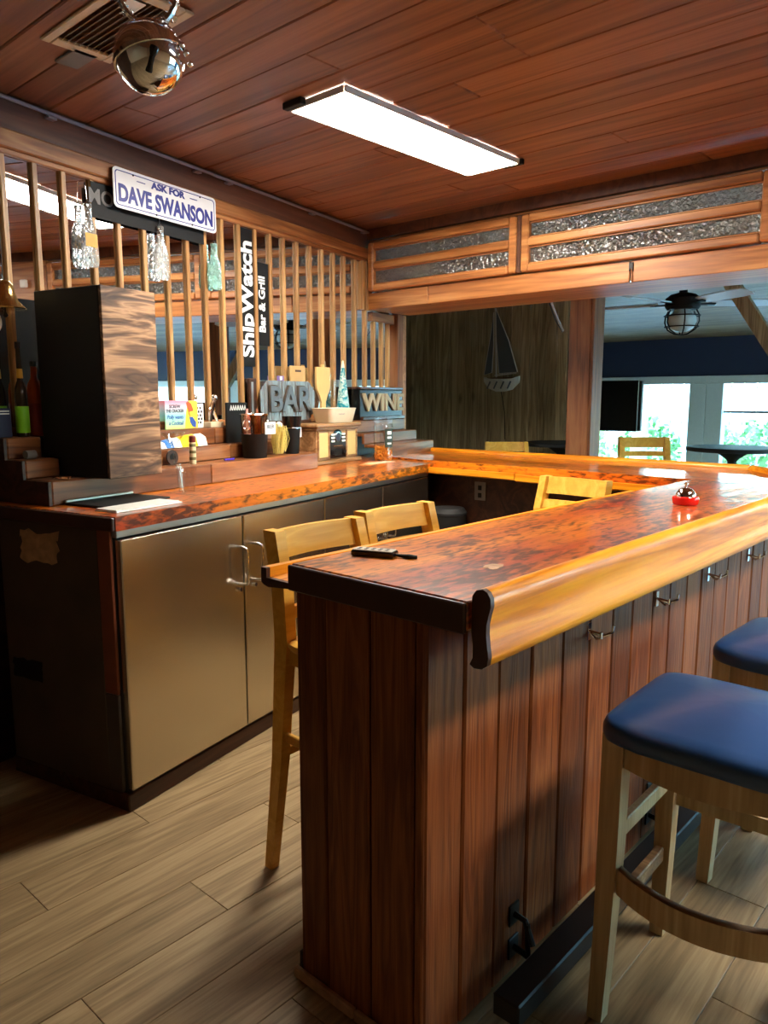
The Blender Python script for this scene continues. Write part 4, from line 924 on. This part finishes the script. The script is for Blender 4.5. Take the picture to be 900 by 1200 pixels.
# martini glass and cigar tube
mg = cthing('martini_glass', .735, -.455, 1.1505, 'clear stemmed cocktail glass on the lowest shelf step', 'glass')
MB().lathe([(.034, 0), (.034, .002), (.006, .006), (.004, .02), (.004, .075), (.008, .085), (.053, .148), (.0515, .148), (.006, .089)], 28, caps=False).build('glass_body', M['clear'], mg)
cg = cthing('cigar_tube', .85, -.452, 1.1505, 'printed upright cigar tube beside the cocktail glass', 'tube')
MB().lathe([(.0145, 0), (.015, .003), (.015, .112), (.012, .115)], 16).build('tube_body', colmat('tube_cream', 214, 200, 160), cg)
MB().lathe([(.0152, .1), (.0155, .1005), (.0155, .126), (.012, .13), (.002, .131)], 16).build('tube_cap', colmat('tube_red', 110, 40, 30), cg)
for z in (.02, .05, .08): MB().lathe([(.0152, z), (.0155, z + .001), (.0155, z + .012), (.0152, z + .013)], 16, caps=False).build('printed_band', colmat('olive', 110, 100, 60), cg)
rs = cthing('round_stamp', .775, -.496, 1.1505, 'small round dark coaster leaning on the shelf riser', 'coaster')
MB().tube([(-.012, 0, .034), (-.006, 0, .0345)], .034, 24).build('coaster_disc', M['dark_wood'], rs); MB().tube([(-.0058, 0, .0345), (-.0052, 0, .0345)], .018, 20).build('coaster_print', M['black'], rs)
pn = cthing('purple_pen', 1.1, -.45, 1.1505, 'short purple pen lying on the lowest shelf step', 'pen')
MB().tube([(0, -.04, .005), (0, .03, .005)], .0048, 10).build('pen_barrel', colmat('purple', 74, 50, 160, .3), pn); MB().tube([(0, .0302, .005), (0, .04, .005)], [.0042, .001], 10).build('pen_tip', M['chrome'], pn)
# clear plastic cup on the worktop
cp = cthing('plastic_cup', .605, -.26, 1.0608, 'clear plastic tumbler on the orange worktop', 'cup')
MB().lathe([(.0315, 0), (.032, .002), (.043, .112), (.044, .114), (.042, .114), (.031, .004), (.001, .003)], 28, caps=False).build('cup_wall', M['clear_plastic'], cp)
MB().tube([(.0438 * math.cos(a), .0438 * math.sin(a), .114) for a in [2 * PI * i / 28 for i in range(28)]], .0014, 6, closed=True).build('cup_rim', M['clear'], cp)
# black bucket with clear amber insert
bk = cthing('ice_bucket', 1.30, -.458, 1.1505, 'black bucket with smoky clear top, ring handles and a small white BEER card', 'bucket')
MB().lathe([(.058, 0), (.06, .004), (.067, .118), (.068, .12), (.064, .12), (.056, .006)], 28, caps=False).build('bucket_body', M['black'], bk)
M['amber_clear'] = pane_glass('smoky_clear', (.62, .46, .36, 1), .10, .05)
MB().lathe([(.063, .121), (.068, .21), (.07, .216), (.068, .216), (.061, .122)], 28, caps=False).build('bucket_insert', M['amber_clear'], bk)
MB().tube([(.07 * math.cos(a), .07 * math.sin(a), .217) for a in [2 * PI * i / 28 for i in range(28)]], .0028, 6, closed=True).build('bucket_rim', M['chrome'], bk)
for sgn in (-1, 1): MB().tube([(.012 + .002 * math.cos(a), sgn * (.069 + .004) + .0, .165 + .024 * math.sin(a)) if False else (.012 + .02 * math.cos(a), sgn * .073, .165 + .026 * math.sin(a)) for a in [2 * PI * i / 18 for i in range(18)]], .0036, 8, closed=True).build('ring_handle', M['chrome'], bk)
for k, (dx, dy, c) in enumerate(((-.02, -.03, 'pinkc'), (.02, 0, 'copper'), (-.01, .03, 'dark_bottle'))):
    MB().lathe([(.015, .02), (.017, .03), (.017, .2), (.006, .225), (.006, .245)], 12, (dx, dy, 0)).build('bucket_bottle', colmat(c, *{'pinkc': (214, 150, 140), 'copper': (150, 84, 54), 'dark_bottle': (40, 34, 22)}[c]), bk)
cd_ = cbox('white_card', M['white'], bk, .068, .0695, .0, .085, .118, .178, .0005)
text('lettering', 'BEER', .027, M['ink_dark'], cd_, WALLTXT((.0700, .043, .155)), .0004, .0006)
pk = cthing('black_plaque', 1.335, -.60, 1.2205, 'small black plaque with white script behind the ice bucket', 'plaque')
cbox('plaque_board', M['black'], pk, -.012, 0, -.075, .085, 0, .205, .002)
rnd = random.Random(8)
for k in range(7):
    y = -.05 + k * .018
    MB().tube([(.002, y, .165), (.002, y + .008, .19), (.002, y + .014, .168)], .0022, 6).build('script_stroke', M['white'], pk)
# bunch of dried grass
hg = cthing('dried_grass', 1.50, -.455, 1.1505, 'bundle of pale yellow shredded straw beside the ice bucket', 'straw')
b = MB(); rnd = random.Random(21)
for k in range(150):
    a = rnd.uniform(0, 2 * PI); r0 = rnd.uniform(.0, .02); r1 = rnd.uniform(.005, .042); h = rnd.uniform(.11, .165)
    p0 = Vector((r1 * .9 * math.cos(a), r1 * .9 * math.sin(a), rnd.uniform(.001, .03))); p2 = Vector((r1 * math.cos(a + .6), r1 * math.sin(a + .6), h)); p1 = (p0 + p2) / 2 + Vector((rnd.gauss(0, .01), rnd.gauss(0, .01), 0))
    b.tube([p0, p1, p2], .0014, 4)
b.build('straw_strands', colmat('straw', 206, 186, 96, .6, vary=.3, scale=60), hg)['kind'] = 'stuff'
MB().lathe([(.004, .14), (.018, .15), (.018, .165), (.004, .175)], 14, (0, 0, 0)).build('straw_knot', colmat('straw_pale', 236, 226, 190), hg)
# black cup in plastic sleeve
bc = cthing('black_tumbler', 1.625, -.462, 1.1505, 'tall black tumbler with smoky clear rim and pale tag', 'cup')
MB().lathe([(.036, 0), (.037, .003), (.046, .135), (.046, .14)], 24).build('tumbler_body', M['black'], bc)
MB().lathe([(.0462, .1405), (.054, .195), (.055, .2), (.053, .2), (.045, .142)], 24, caps=False).build('tumbler_rim', M['black_gloss'], bc)
MB().lathe([(.0475, .136), (.049, .137), (.049, .14), (.0475, .141)], 24, caps=False).build('chrome_band', M['chrome'], bc)
cbox('pale_tag', M['white'], bc, .0, .002, .05, .085, .085, .14, .0005)
# retro radio
rd = cthing('retro_radio', 2.145, -.60, 1.0608, 'retro wooden tabletop radio with cloth grilles and black dial panel', 'radio')
M['walnut'] = wood('radio_wood', rgb(110, 76, 44), rgb(152, 112, 72), rgb(182, 144, 102), axis=1, stretch=14, scale=9, rough=.35, vary=.04)
RW = .245
cbox('cabinet_foot', M['walnut'], rd, -.112, .118, -RW, RW, 0, .022, .004)
cbox('cabinet_body', M['walnut'], rd, -.108, .094, -RW + .02, RW - .02, .0222, .2, .003)
cbox('cabinet_cornice', M['walnut'], rd, -.11, .105, -RW + .012, RW - .012, .2002, .216, .003)
cbox('cabinet_lid', M['walnut'], rd, -.112, .118, -RW - .0, RW + .0, .2162, .239, .006)
for a, b in ((-.205, -.105), (.105, .205)): cbox('cloth_grille', colmat('grille_cloth', 206, 182, 120, .8, vary=.2, scale=300), rd, .0942, .098, a, b, .04, .185, .002)
for a in (-.215, -.103, .093, .207): cbox('grille_trim', M['walnut'], rd, .0945, .104, a, a + .01, .03, .195, .002)
pnl = MB().prism([(-.088, .03), (.088, .03), (.088, .17)] + [(.05 * math.cos(t_), .165 + .035 * math.sin(t_)) for t_ in [PI * i / 10 for i in range(11)]] + [(-.088, .17)], 0, .0942, .099).build('dial_panel', M['black_gloss'], rd, smooth=False)
MB().tube([(.0992, 0, .155), (.103, 0, .155)], .032, 24).build('dial_rim', M['chrome'], pnl); MB().tube([(.1032, 0, .155), (.1042, 0, .155)], .026, 24).build('dial_face', M['ink_dark'], pnl)
for sgn in (-1, 1):
    for k in range(3): cbox('push_button', M['white'], pnl, .0992, .104, sgn * .058 - .018, sgn * .058 + .018, .125 + k * .02, .137 + k * .02, .002)
    MB().tube([(.0992, sgn * .055, .065), (.115, sgn * .055, .065)], .014, 16).build('control_knob', M['black'], pnl)
cbox('tape_slot', M['iron'], pnl, .0992, .102, -.04, .04, .045, .085, .002)
cbox('brass_line', M['brass'], pnl, .0992, .1005, -.05, .05, .1, .103, 0)
# loaf dish on the radio
ld = cthing('loaf_dish', 2.20, -.562, 1.3003, 'white ceramic loaf dish with faint blue motif on the radio', 'dish')
def loaf(k, z, r=.03): return [(x, y, z) for x, y in [(p[0], p[1]) for p in rrect(.15 * k, .30 * k, r)]]
MB().loft([loaf(.82, 0), loaf(.86, .003), loaf(1.0, .082), loaf(1.03, .086), loaf(1.0, .088), loaf(.95, .084), loaf(.8, .008)], caps=True).build('dish_body', colmat('cream_glaze', 232, 222, 196, .2), ld, ang=50)
for k in range(5): 
    y = -.06 + k * .014; MB().tube([(.070 , y, .05), (.0705, y + .006, .056), (.070, y + .012, .05)], .0016, 6).build('blue_motif', colmat('motif', 110, 120, 150), ld)
# paddles behind
pd = cthing('wooden_paddle', 2.235, -.668, 1.3005, 'pale wooden paddle leaning on the mirror behind the radio', 'paddle')
prf = [(.02, 0), (.045, .004), (.05, .02), (.03, .05), (.022, .08), (.022, .12), (.04, .16), (.07, .20), (.075, .235), (.075, .335)]
outl = [(y, z) for y, z in prf] + [(.012, .335), (.01, .352), (-.01, .352), (-.012, .335)] + [(-y, z) for y, z in reversed(prf)]
MB().prism(outl, 0, -.007, .007).build('paddle_blade', colmat('pale_beech', 214, 172, 106, .5, vary=.12, scale=14), pd, smooth=False)
cbw = cthing('cutting_board', 2.0, -.69, 1.3005, 'small tan wooden board behind the corrugated BAR sign', 'board')
cbox('board_sheet', colmat('tan_board', 184, 146, 92), cbw, -.006, .006, -.075, .075, 0.0, .335, .003); cbox('board_slot', M['dark_wood'], cbw, .0062, .007, -.03, .03, .30, .312, 0)
# BAR sign: corrugated grey metal with raised letters
M['corr'] = plain('galvanised_sheet', rgb(118, 116, 116), .38, .7, vary=.3, scale=25)
bs = cthing('bar_sign', 1.88, -.668, 1.3005, 'grey corrugated metal sign spelling BAR on the shelf', 'sign')
b = MB(); rings = []
nn = 64
out = []
for i in range(nn + 1):
    y = -.26 + .52 * i / nn; ins = 0
    e = abs(y); top = .245 if e < .2 else .245 - (e - .2) * .9; bot = .02 if e < .2 else .02 + (e - .2) * .9
    xo = .004 * math.sin(y * 2 * PI / .026)
    rings.append([(-.004 + xo, y, bot), (.002 + xo, y, bot), (.002 + xo, y, top), (-.004 + xo, y, top)])
b.loft(rings); b.build('corrugated_sheet', M['corr'], bs, ang=60)
cbox('sign_foot', M['dark_wood'], bs, -.008, .02, -.2, .2, 0, .0195, .003)
M['rust'] = plain('rusty_letter_rim', rgb(86, 70, 54), .6, .4, vary=.3, scale=30)
text('lettering', 'BAR', .2, M['corr'], bs, WALLTXT((.014, 0, .135)), .006, .004, 1.1)
text('lettering', 'BAR', .2, M['rust'], bs, WALLTXT((.0085, 0, .135)), .002, .009, 1.1)
dk = cthing('picture_frame', 1.60, -.70, 1.3005, 'narrow dark frame standing left of the corrugated BAR sign', 'frame')
cbox('frame_body', M['dark_wood'], dk, -.02, .0, -.03, .03, 0, .255, .003); cbox('frame_slip', M['steel_trim'], dk, .0002, .003, -.018, .0, .02, .235, .001)
pp_ = cthing('purple_tag', 1.86, -.706, 1.3005, 'small purple tag peeking above the BAR sign', 'tag')
cbox('tag_sheet', colmat('tag_purple', 110, 80, 130), pp_, -.003, .0, -.035, .03, 0, .275, .001); cbox('tag_print', M['white'], pp_, .0002, .001, -.01, .012, .25, .27, 0)
# cone tree
ct_ = cthing('cone_ornament', 2.475, -.672, 1.3005, 'slender teal and white glass cone tree behind the loaf dish', 'ornament')
def conemat():
    m, nt, p = newmat('teal_swirl'); tc = nt.nodes.new('ShaderNodeTexCoord'); n_ = nt.nodes.new('ShaderNodeTexNoise'); n_.inputs['Scale'].default_value = 22; n_.inputs['Distortion'].default_value = 2
    cr = nt.nodes.new('ShaderNodeValToRGB'); e = cr.color_ramp.elements; e[0].color = rgb(24, 136, 150); e[0].position = .4; e[1].color = rgb(206, 226, 214); e[1].position = .62
    nt.links.new(tc.outputs['Object'], n_.inputs[0]); nt.links.new(n_.outputs['Fac'], cr.inputs[0]); nt.links.new(cr.outputs[0], p.inputs['Base Color']); p.inputs['Roughness'].default_value = .15; return m
MB().lathe([(.047, 0), (.05, .004), (.046, .06), (.02, .28), (.012, .34)], 24).build('cone_body', conemat(), ct_); MB().lathe([(.0122, .3402), (.006, .38), (.001, .39)], 16).build('cone_tip', colmat('tip_cream', 236, 228, 200), ct_)
for i, (sv, h) in enumerate(((2.335, .30), (2.392, .26))):
    w = cthing('glass_flute', sv, -.70, 1.3005, ('taller' if i == 0 else 'shorter') + ' clear slim glass flute between the paddle and the teal cone', 'glass', 'glass flutes behind the loaf dish')
    MB().lathe([(.028, 0), (.028, .003), (.005, .008), (.004, .1), (.02, .14), (.024, h), (.0225, h), (.018, .142)], 20, caps=False).build('flute_glass', M['clear'], w)
# WINE sign
wsn = cthing('wine_sign', 2.94, -.665, 1.3005, 'dark box sign with raised WINE letters on the shelf', 'sign')
cbox('sign_box', M['black_gloss'], wsn, -.05, .02, -.30, .30, .0, .205, .004)
cbox('sign_top', M['tier_blk'], wsn, -.05, .03, -.30, .30, .2052, .222, .003); cbox('sign_ledge', M['tier_blk'], wsn, .0202, .045, -.30, .30, .0, .022, .003)
text('lettering', 'WINE', .165, colmat('letter_wood', 176, 160, 130, .6), wsn, WALLTXT((.027, .02, .112)), .006, .004, 1.35)
# pretzel jar
pj = cthing('pretzel_jar', 2.40, -.33, 1.0608, 'clear plastic jar one third full of pretzels with a dark label', 'jar')
MB().lathe([(.052, 0), (.058, .006), (.059, .02), (.059, .215), (.054, .228), (.0535, .228), (.0575, .214), (.0575, .02), (.001, .004)], 28, caps=False).build('jar_wall', M['clear_plastic'], pj)
MB().lathe([(.055, .229), (.058, .231), (.058, .262), (.052, .266), (.001, .267)], 28).build('jar_lid', M['clear_plastic'], pj)
rnd = random.Random(31); M['pretzel'] = colmat('pretzel_gold', 216, 132, 34, .45, vary=.3, scale=60)
pm = MB().tube([(.013 * math.cos(a) * (1 + .2 * math.sin(2 * a)), .011 * math.sin(a), .002 * math.sin(3 * a)) for a in [2 * PI * i / 12 for i in range(12)]], .0036, 5, closed=True).mesh('pretzel', M['pretzel'])
for lay in range(9):
    for k in range(11):
        a = rnd.uniform(0, 2 * PI); r = (.042 if k < 8 else .018) ; 
        q = link('pretzel', pm, pj, (r * math.cos(a), r * math.sin(a), .012 + lay * .0088)); q.rotation_euler = (rnd.uniform(0, 3), rnd.uniform(0, 3), rnd.uniform(0, 3))
MB().lathe([(.03, .006), (.034, .012), (.034, .075), (.02, .086), (.001, .088)], 16).build('pretzel_heap', M['pretzel'], pj)
lb = MB(); arc = [(-.9 + 1.05 * i / 8) for i in range(9)]
lb.loft([[(.0597 * math.cos(a), .0597 * math.sin(a), .085), (.0605 * math.cos(a), .0605 * math.sin(a), .085), (.0605 * math.cos(a), .0605 * math.sin(a), .2), (.0597 * math.cos(a), .0597 * math.sin(a), .2)] for a in arc]).build('jar_label', colmat('label_dark', 34, 44, 34), pj)
for z, hgt in ((.165, .02), (.14, .012), (.105, .01)):
    lw = MB(); lw.loft([[(.0606 * math.cos(a), .0606 * math.sin(a), z), (.061 * math.cos(a), .061 * math.sin(a), z), (.061 * math.cos(a), .061 * math.sin(a), z + hgt), (.0606 * math.cos(a), .0606 * math.sin(a), z + hgt)] for a in arc[2:7]]).build('label_print', M['white'], pj)
# paper sheets by the jar
for i, (sv, tv, r, c) in enumerate(((2.18, -.30, .3, (224, 150, 92)), (2.25, -.27, -.1, (232, 206, 170)))):
    p_ = cthing('paper_sheet', sv, tv, 1.0604 + i * .0014, ('orange' if i == 0 else 'cream') + ' paper slip lying before the retro radio', 'paper', rz=r)
    cbox('sheet', colmat('slip%d' % i, *c), p_, -.035, .035, -.12, .12, 0, .0012, 0); cbox('fold', colmat('slipf%d' % i, *[int(v * .93) for v in c]), p_, -.03, .0, -.11, .05, .0013, .0019 if i == 0 else .003, 0)
# menu tray at the left end of the worktop
mt_ = cthing('menu_tray', .30, -.23, 1.0606, 'flat dark tray at the left end of the orange worktop', 'tray')
cbox('tray_base', M['black'], mt_, -.15, .06, -.2, .12, 0, .008, .002); cbox('tray_rim', M['steel_trim'], mt_, -.15, -.14, -.2, .12, .0082, .018, .002)
wc = cthing('white_folder', .20, -.105, 1.0606, 'white folder lying at the front of the orange worktop', 'folder', rz=0)
cbox('folder_sheet', M['white'], wc, -.055, .055, -.15, .16, 0.0, .004, .001); cbox('folder_cover', colmat('folder_grey', 206, 206, 200), wc, -.052, .05, -.148, .15, .0042, .009, .001)

# ------------------------------------------------------------------ things on the bar
rm = tag(empty('remote_control', (-1.228, 1.325, BT + .0006), math.radians(21)), 'slim remote control with pale top on the bar end', 'remote')
cbox('remote_body', M['black_gloss'], rm, -.055, .055, -.02, .02, 0, .014, .003); cbox('remote_face', colmat('remote_face', 176, 168, 152), rm, -.052, .05, -.0175, .0175, .0142, .0165, .001)
for i in range(5):
    for j in range(2): cbox('remote_button', M['grey'], rm, -.042 + i * .018, -.034 + i * .018, -.01 + j * .012, -.003 + j * .012, .0167, .018, .0008)
MB().tube([(.055, 0, .006), (.075, .004, .004), (.09, -.003, .0055), (.108, .003, .004)], [.003, .005, .006, .004], 8).build('remote_strap', M['black'], rm)
cb_ = tag(empty('service_bell', (-1.01, 2.735, BT + .0006)), 'small chrome call bell with a bright red base on the bar top', 'bell')
MB().lathe([(.040, 0), (.043, .003), (.046, .02), (.044, .028), (.034, .03)], 32).build('bell_base', colmat('signal_red', 214, 26, 20, .25), cb_)
MB().lathe([(.034, .0305), (.033, .04), (.025, .053), (.012, .06), (.003, .062)], 32).build('bell_dome', M['chrome'], cb_)
MB().lathe([(.003, .0622), (.003, .07), (.006, .072), (.006, .076), (.002, .078)], 14).build('bell_button', M['chrome'], cb_)
# waste bin under the far leg
bn = tag(empty('waste_bin', (-2.73, 3.60, 0), A), 'dark waste bin in the corner past the steel cooler', 'bin')
MB().lathe([(.085, 0), (.09, .004), (.105, .75), (.108, .76), (.1, .76), (.086, .01)], 20, caps=False).build('bin_shell', M['rubber'], bn); MB().lathe([(.11, .762), (.11, .775), (.09, .80), (.01, .81)], 20).build('bin_lid', M['rubber'], bn)

# ================================================================== THE PORCH ROOM'S THINGS
def hightop(x, y, r, label):
    t = tag(empty('high_table', (x, y, 0)), label, 'table', 'round black high tables in the porch room')
    MB().lathe([(r * .96, 1.015), (r, 1.02), (r, 1.045), (r * .985, 1.05), (.001, 1.05)], 40).build('table_top', M['black'], t)
    MB().lathe([(.035, .04), (.035, .93), (.05, .95), (.12, 1.0), (.13, 1.014)], 20).build('pedestal', M['black'], t); MB().lathe([(.26, 0), (.26, .015), (.05, .04)], 28).build('table_foot', M['black'], t)
hightop(-3.44, 6.22, .33, 'round black high table in front of the grey plank wall'); hightop(-2.06, 6.55, .36, 'round black high table in front of the porch windows')
tv = tag(empty('television', (-3.62, 7.5, 1.365), math.radians(8)), 'flat television hung beside the porch windows', 'television')
cbox('tv_bezel', M['black_gloss'], tv, -.42, .30, .002, .05, -.26, .26, .005); cbox('tv_screen', colmat('tv_glass', 12, 13, 15, .08), tv, -.405, .27, -.002, .0015, -.245, .245, 0)
cbox('tv_side', M['black'], tv, .301, .33, .004, .06, -.255, .255, .004); MB().tube([(-.1, .05, 0), (-.1, .4, .02), (-.35, .7, .03)], .02, 8).build('tv_arm', M['iron'], tv)
MB().tube([(-.35, .7, .03), (-.35, .7, 1.0)], .022, 8).build('tv_ceiling_pole', M['iron'], tv)
# model sailing boat on the plank wall
bt = tag(empty('model_sailboat', (-4.30, PY - .09, 1.51)), 'model sailing boat with pale hull and dark sails mounted on the plank wall', 'model boat')
M['sail'] = plain('dark_sail', rgb(78, 88, 98), .6); M['sail_edge'] = plain('sail_edge', rgb(200, 200, 196), .5); M['hull'] = plain('pale_hull', rgb(198, 200, 196), .35, vary=.15, scale=20)
hl = []
for f, w, zb, zt in ((-1, .004, .10, .145), (-.75, .035, .035, .135), (-.3, .055, .0, .125), (.2, .06, .0, .12), (.65, .045, .02, .125), (1.0, .012, .085, .15)):
    x = f * .21; hl.append([(x, -w, zt), (x, -w * .8, (zt + zb) / 2), (x, 0, zb), (x, w * .8, (zt + zb) / 2), (x, w, zt)])
MB().loft(hl).build('hull', M['hull'], bt, ang=50)
cbox('deck', M['chair_grey'], bt, -.15, .17, -.03, .03, .128, .14, .003)
for k in range(4): MB().tube([(-.13 + k * .08, -.057, .03), (-.09 + k * .08, -.062, .10)], .008, 6).build('hull_stripe', M['sail'], bt)
MB().tube([(-.06, 0, .13), (-.085, 0, .82)], .007, 8).build('mast', M['sail_edge'], bt); MB().tube([(-.08, 0, .16), (.17, 0, .18)], .005, 8).build('boom', M['sail_edge'], bt)
def sail(p, nm):
    MB().loft([[(x, -.012, z) for x, z in p], [(x, -.004, z) for x, z in p]]).build(nm, M['sail'], bt, smooth=False)
    MB().tube([(x, -.008, z) for x, z in p], .0055, 6, closed=True).build('sail_hem', M['sail_edge'], bt)
sail([(-.07, .80), (-.06, .5), (-.02, .18), (.19, .19), (.08, .5)], 'main_sail'); sail([(-.10, .78), (-.095, .45), (-.11, .19), (-.2, .17), (-.14, .5)], 'jib_sail')
MB().tube([(-.02, .03, .01), (.0, .07, -.2), (.01, .075, -.48)], .004, 6).build('mount_rod', M['iron'], bt)
# ceiling fan
fx, fy, fz_ = -2.26, 5.83, 2.15
fan = tag(empty('ceiling_fan', (fx, fy, fz_)), 'dark ceiling fan with pale blades and a caged globe light', 'fan')
zc = 2.645 + sl * (fy - 4.42) - fz_
MB().lathe([(.11, -.05), (.125, -.03), (.125, .03), (.09, .06), (.03, .075), (.025, zc - .04), (.07, zc - .03), (.07, zc - .003)], 28).build('motor_housing', M['black'], fan)
M['blade'] = plain('pale_blade', rgb(200, 202, 204), .35)
for k in range(5):
    a = math.radians(40 + 72 * k); R = Matrix.Rotation(a, 4, 'Z') @ Matrix.Rotation(math.radians(-13), 4, 'X')
    b = MB(); o = [(.20, -.05), (.30, -.065), (.55, -.07), (.66, -.06), (.69, -.02), (.69, .02), (.66, .06), (.55, .07), (.30, .065), (.20, .05)]
    b.prism(o, 2, -.004, .004); b.v = [tuple(R @ Vector(v)) for v in b.v]; bld = b.build('fan_blade', M['blade'], fan, smooth=False)
    b = MB().box(.10, .24, -.018, .018, -.014, -.005, .002); b.v = [tuple(R @ Vector(v)) for v in b.v]; b.build('blade_iron', M['black'], bld, smooth=False)
MB().lathe([(.06, -.0505), (.065, -.07), (.10, -.10), (.105, -.14), (.085, -.185), (.04, -.21), (.002, -.215)], 24).build('light_globe', colmat('opal_globe', 196, 214, 216, .3), fan)
for k in range(6):
    a = PI * k / 3; pts = [(r * math.cos(a), r * math.sin(a), z) for r, z in ((.105, -.055), (.125, -.09), (.13, -.14), (.105, -.195), (.05, -.228), (.005, -.235))]
    MB().tube(pts, .005, 6).build('cage_wire', M['black'], fan)
for r, z in ((.127, -.095), (.12, -.175)): MB().tube([(r * math.cos(a), r * math.sin(a), z) for a in [2 * PI * i / 24 for i in range(24)]], .005, 6, closed=True).build('cage_ring', M['black'], fan)
# loose cable by the post
cbl = tag(empty('loose_cable', (-3.2, 5.6, 2.0)), 'pale loose cable hanging from the porch ceiling by the post', 'cable')
MB().tube([(-.05, 0, .5), (-.03, 0, .2), (.02, .01, .08), (.08, 0, -.02)], .009, 8).build('cable_sleeve', M['sail_edge'], cbl); MB().tube([(-.075, 0, .5), (-.05, 0, .2), (.0, .01, .07), (.075, 0, -.03)], .005, 8).build('cable_core', M['sail'], cbl)
bpy.context.view_layer.update()
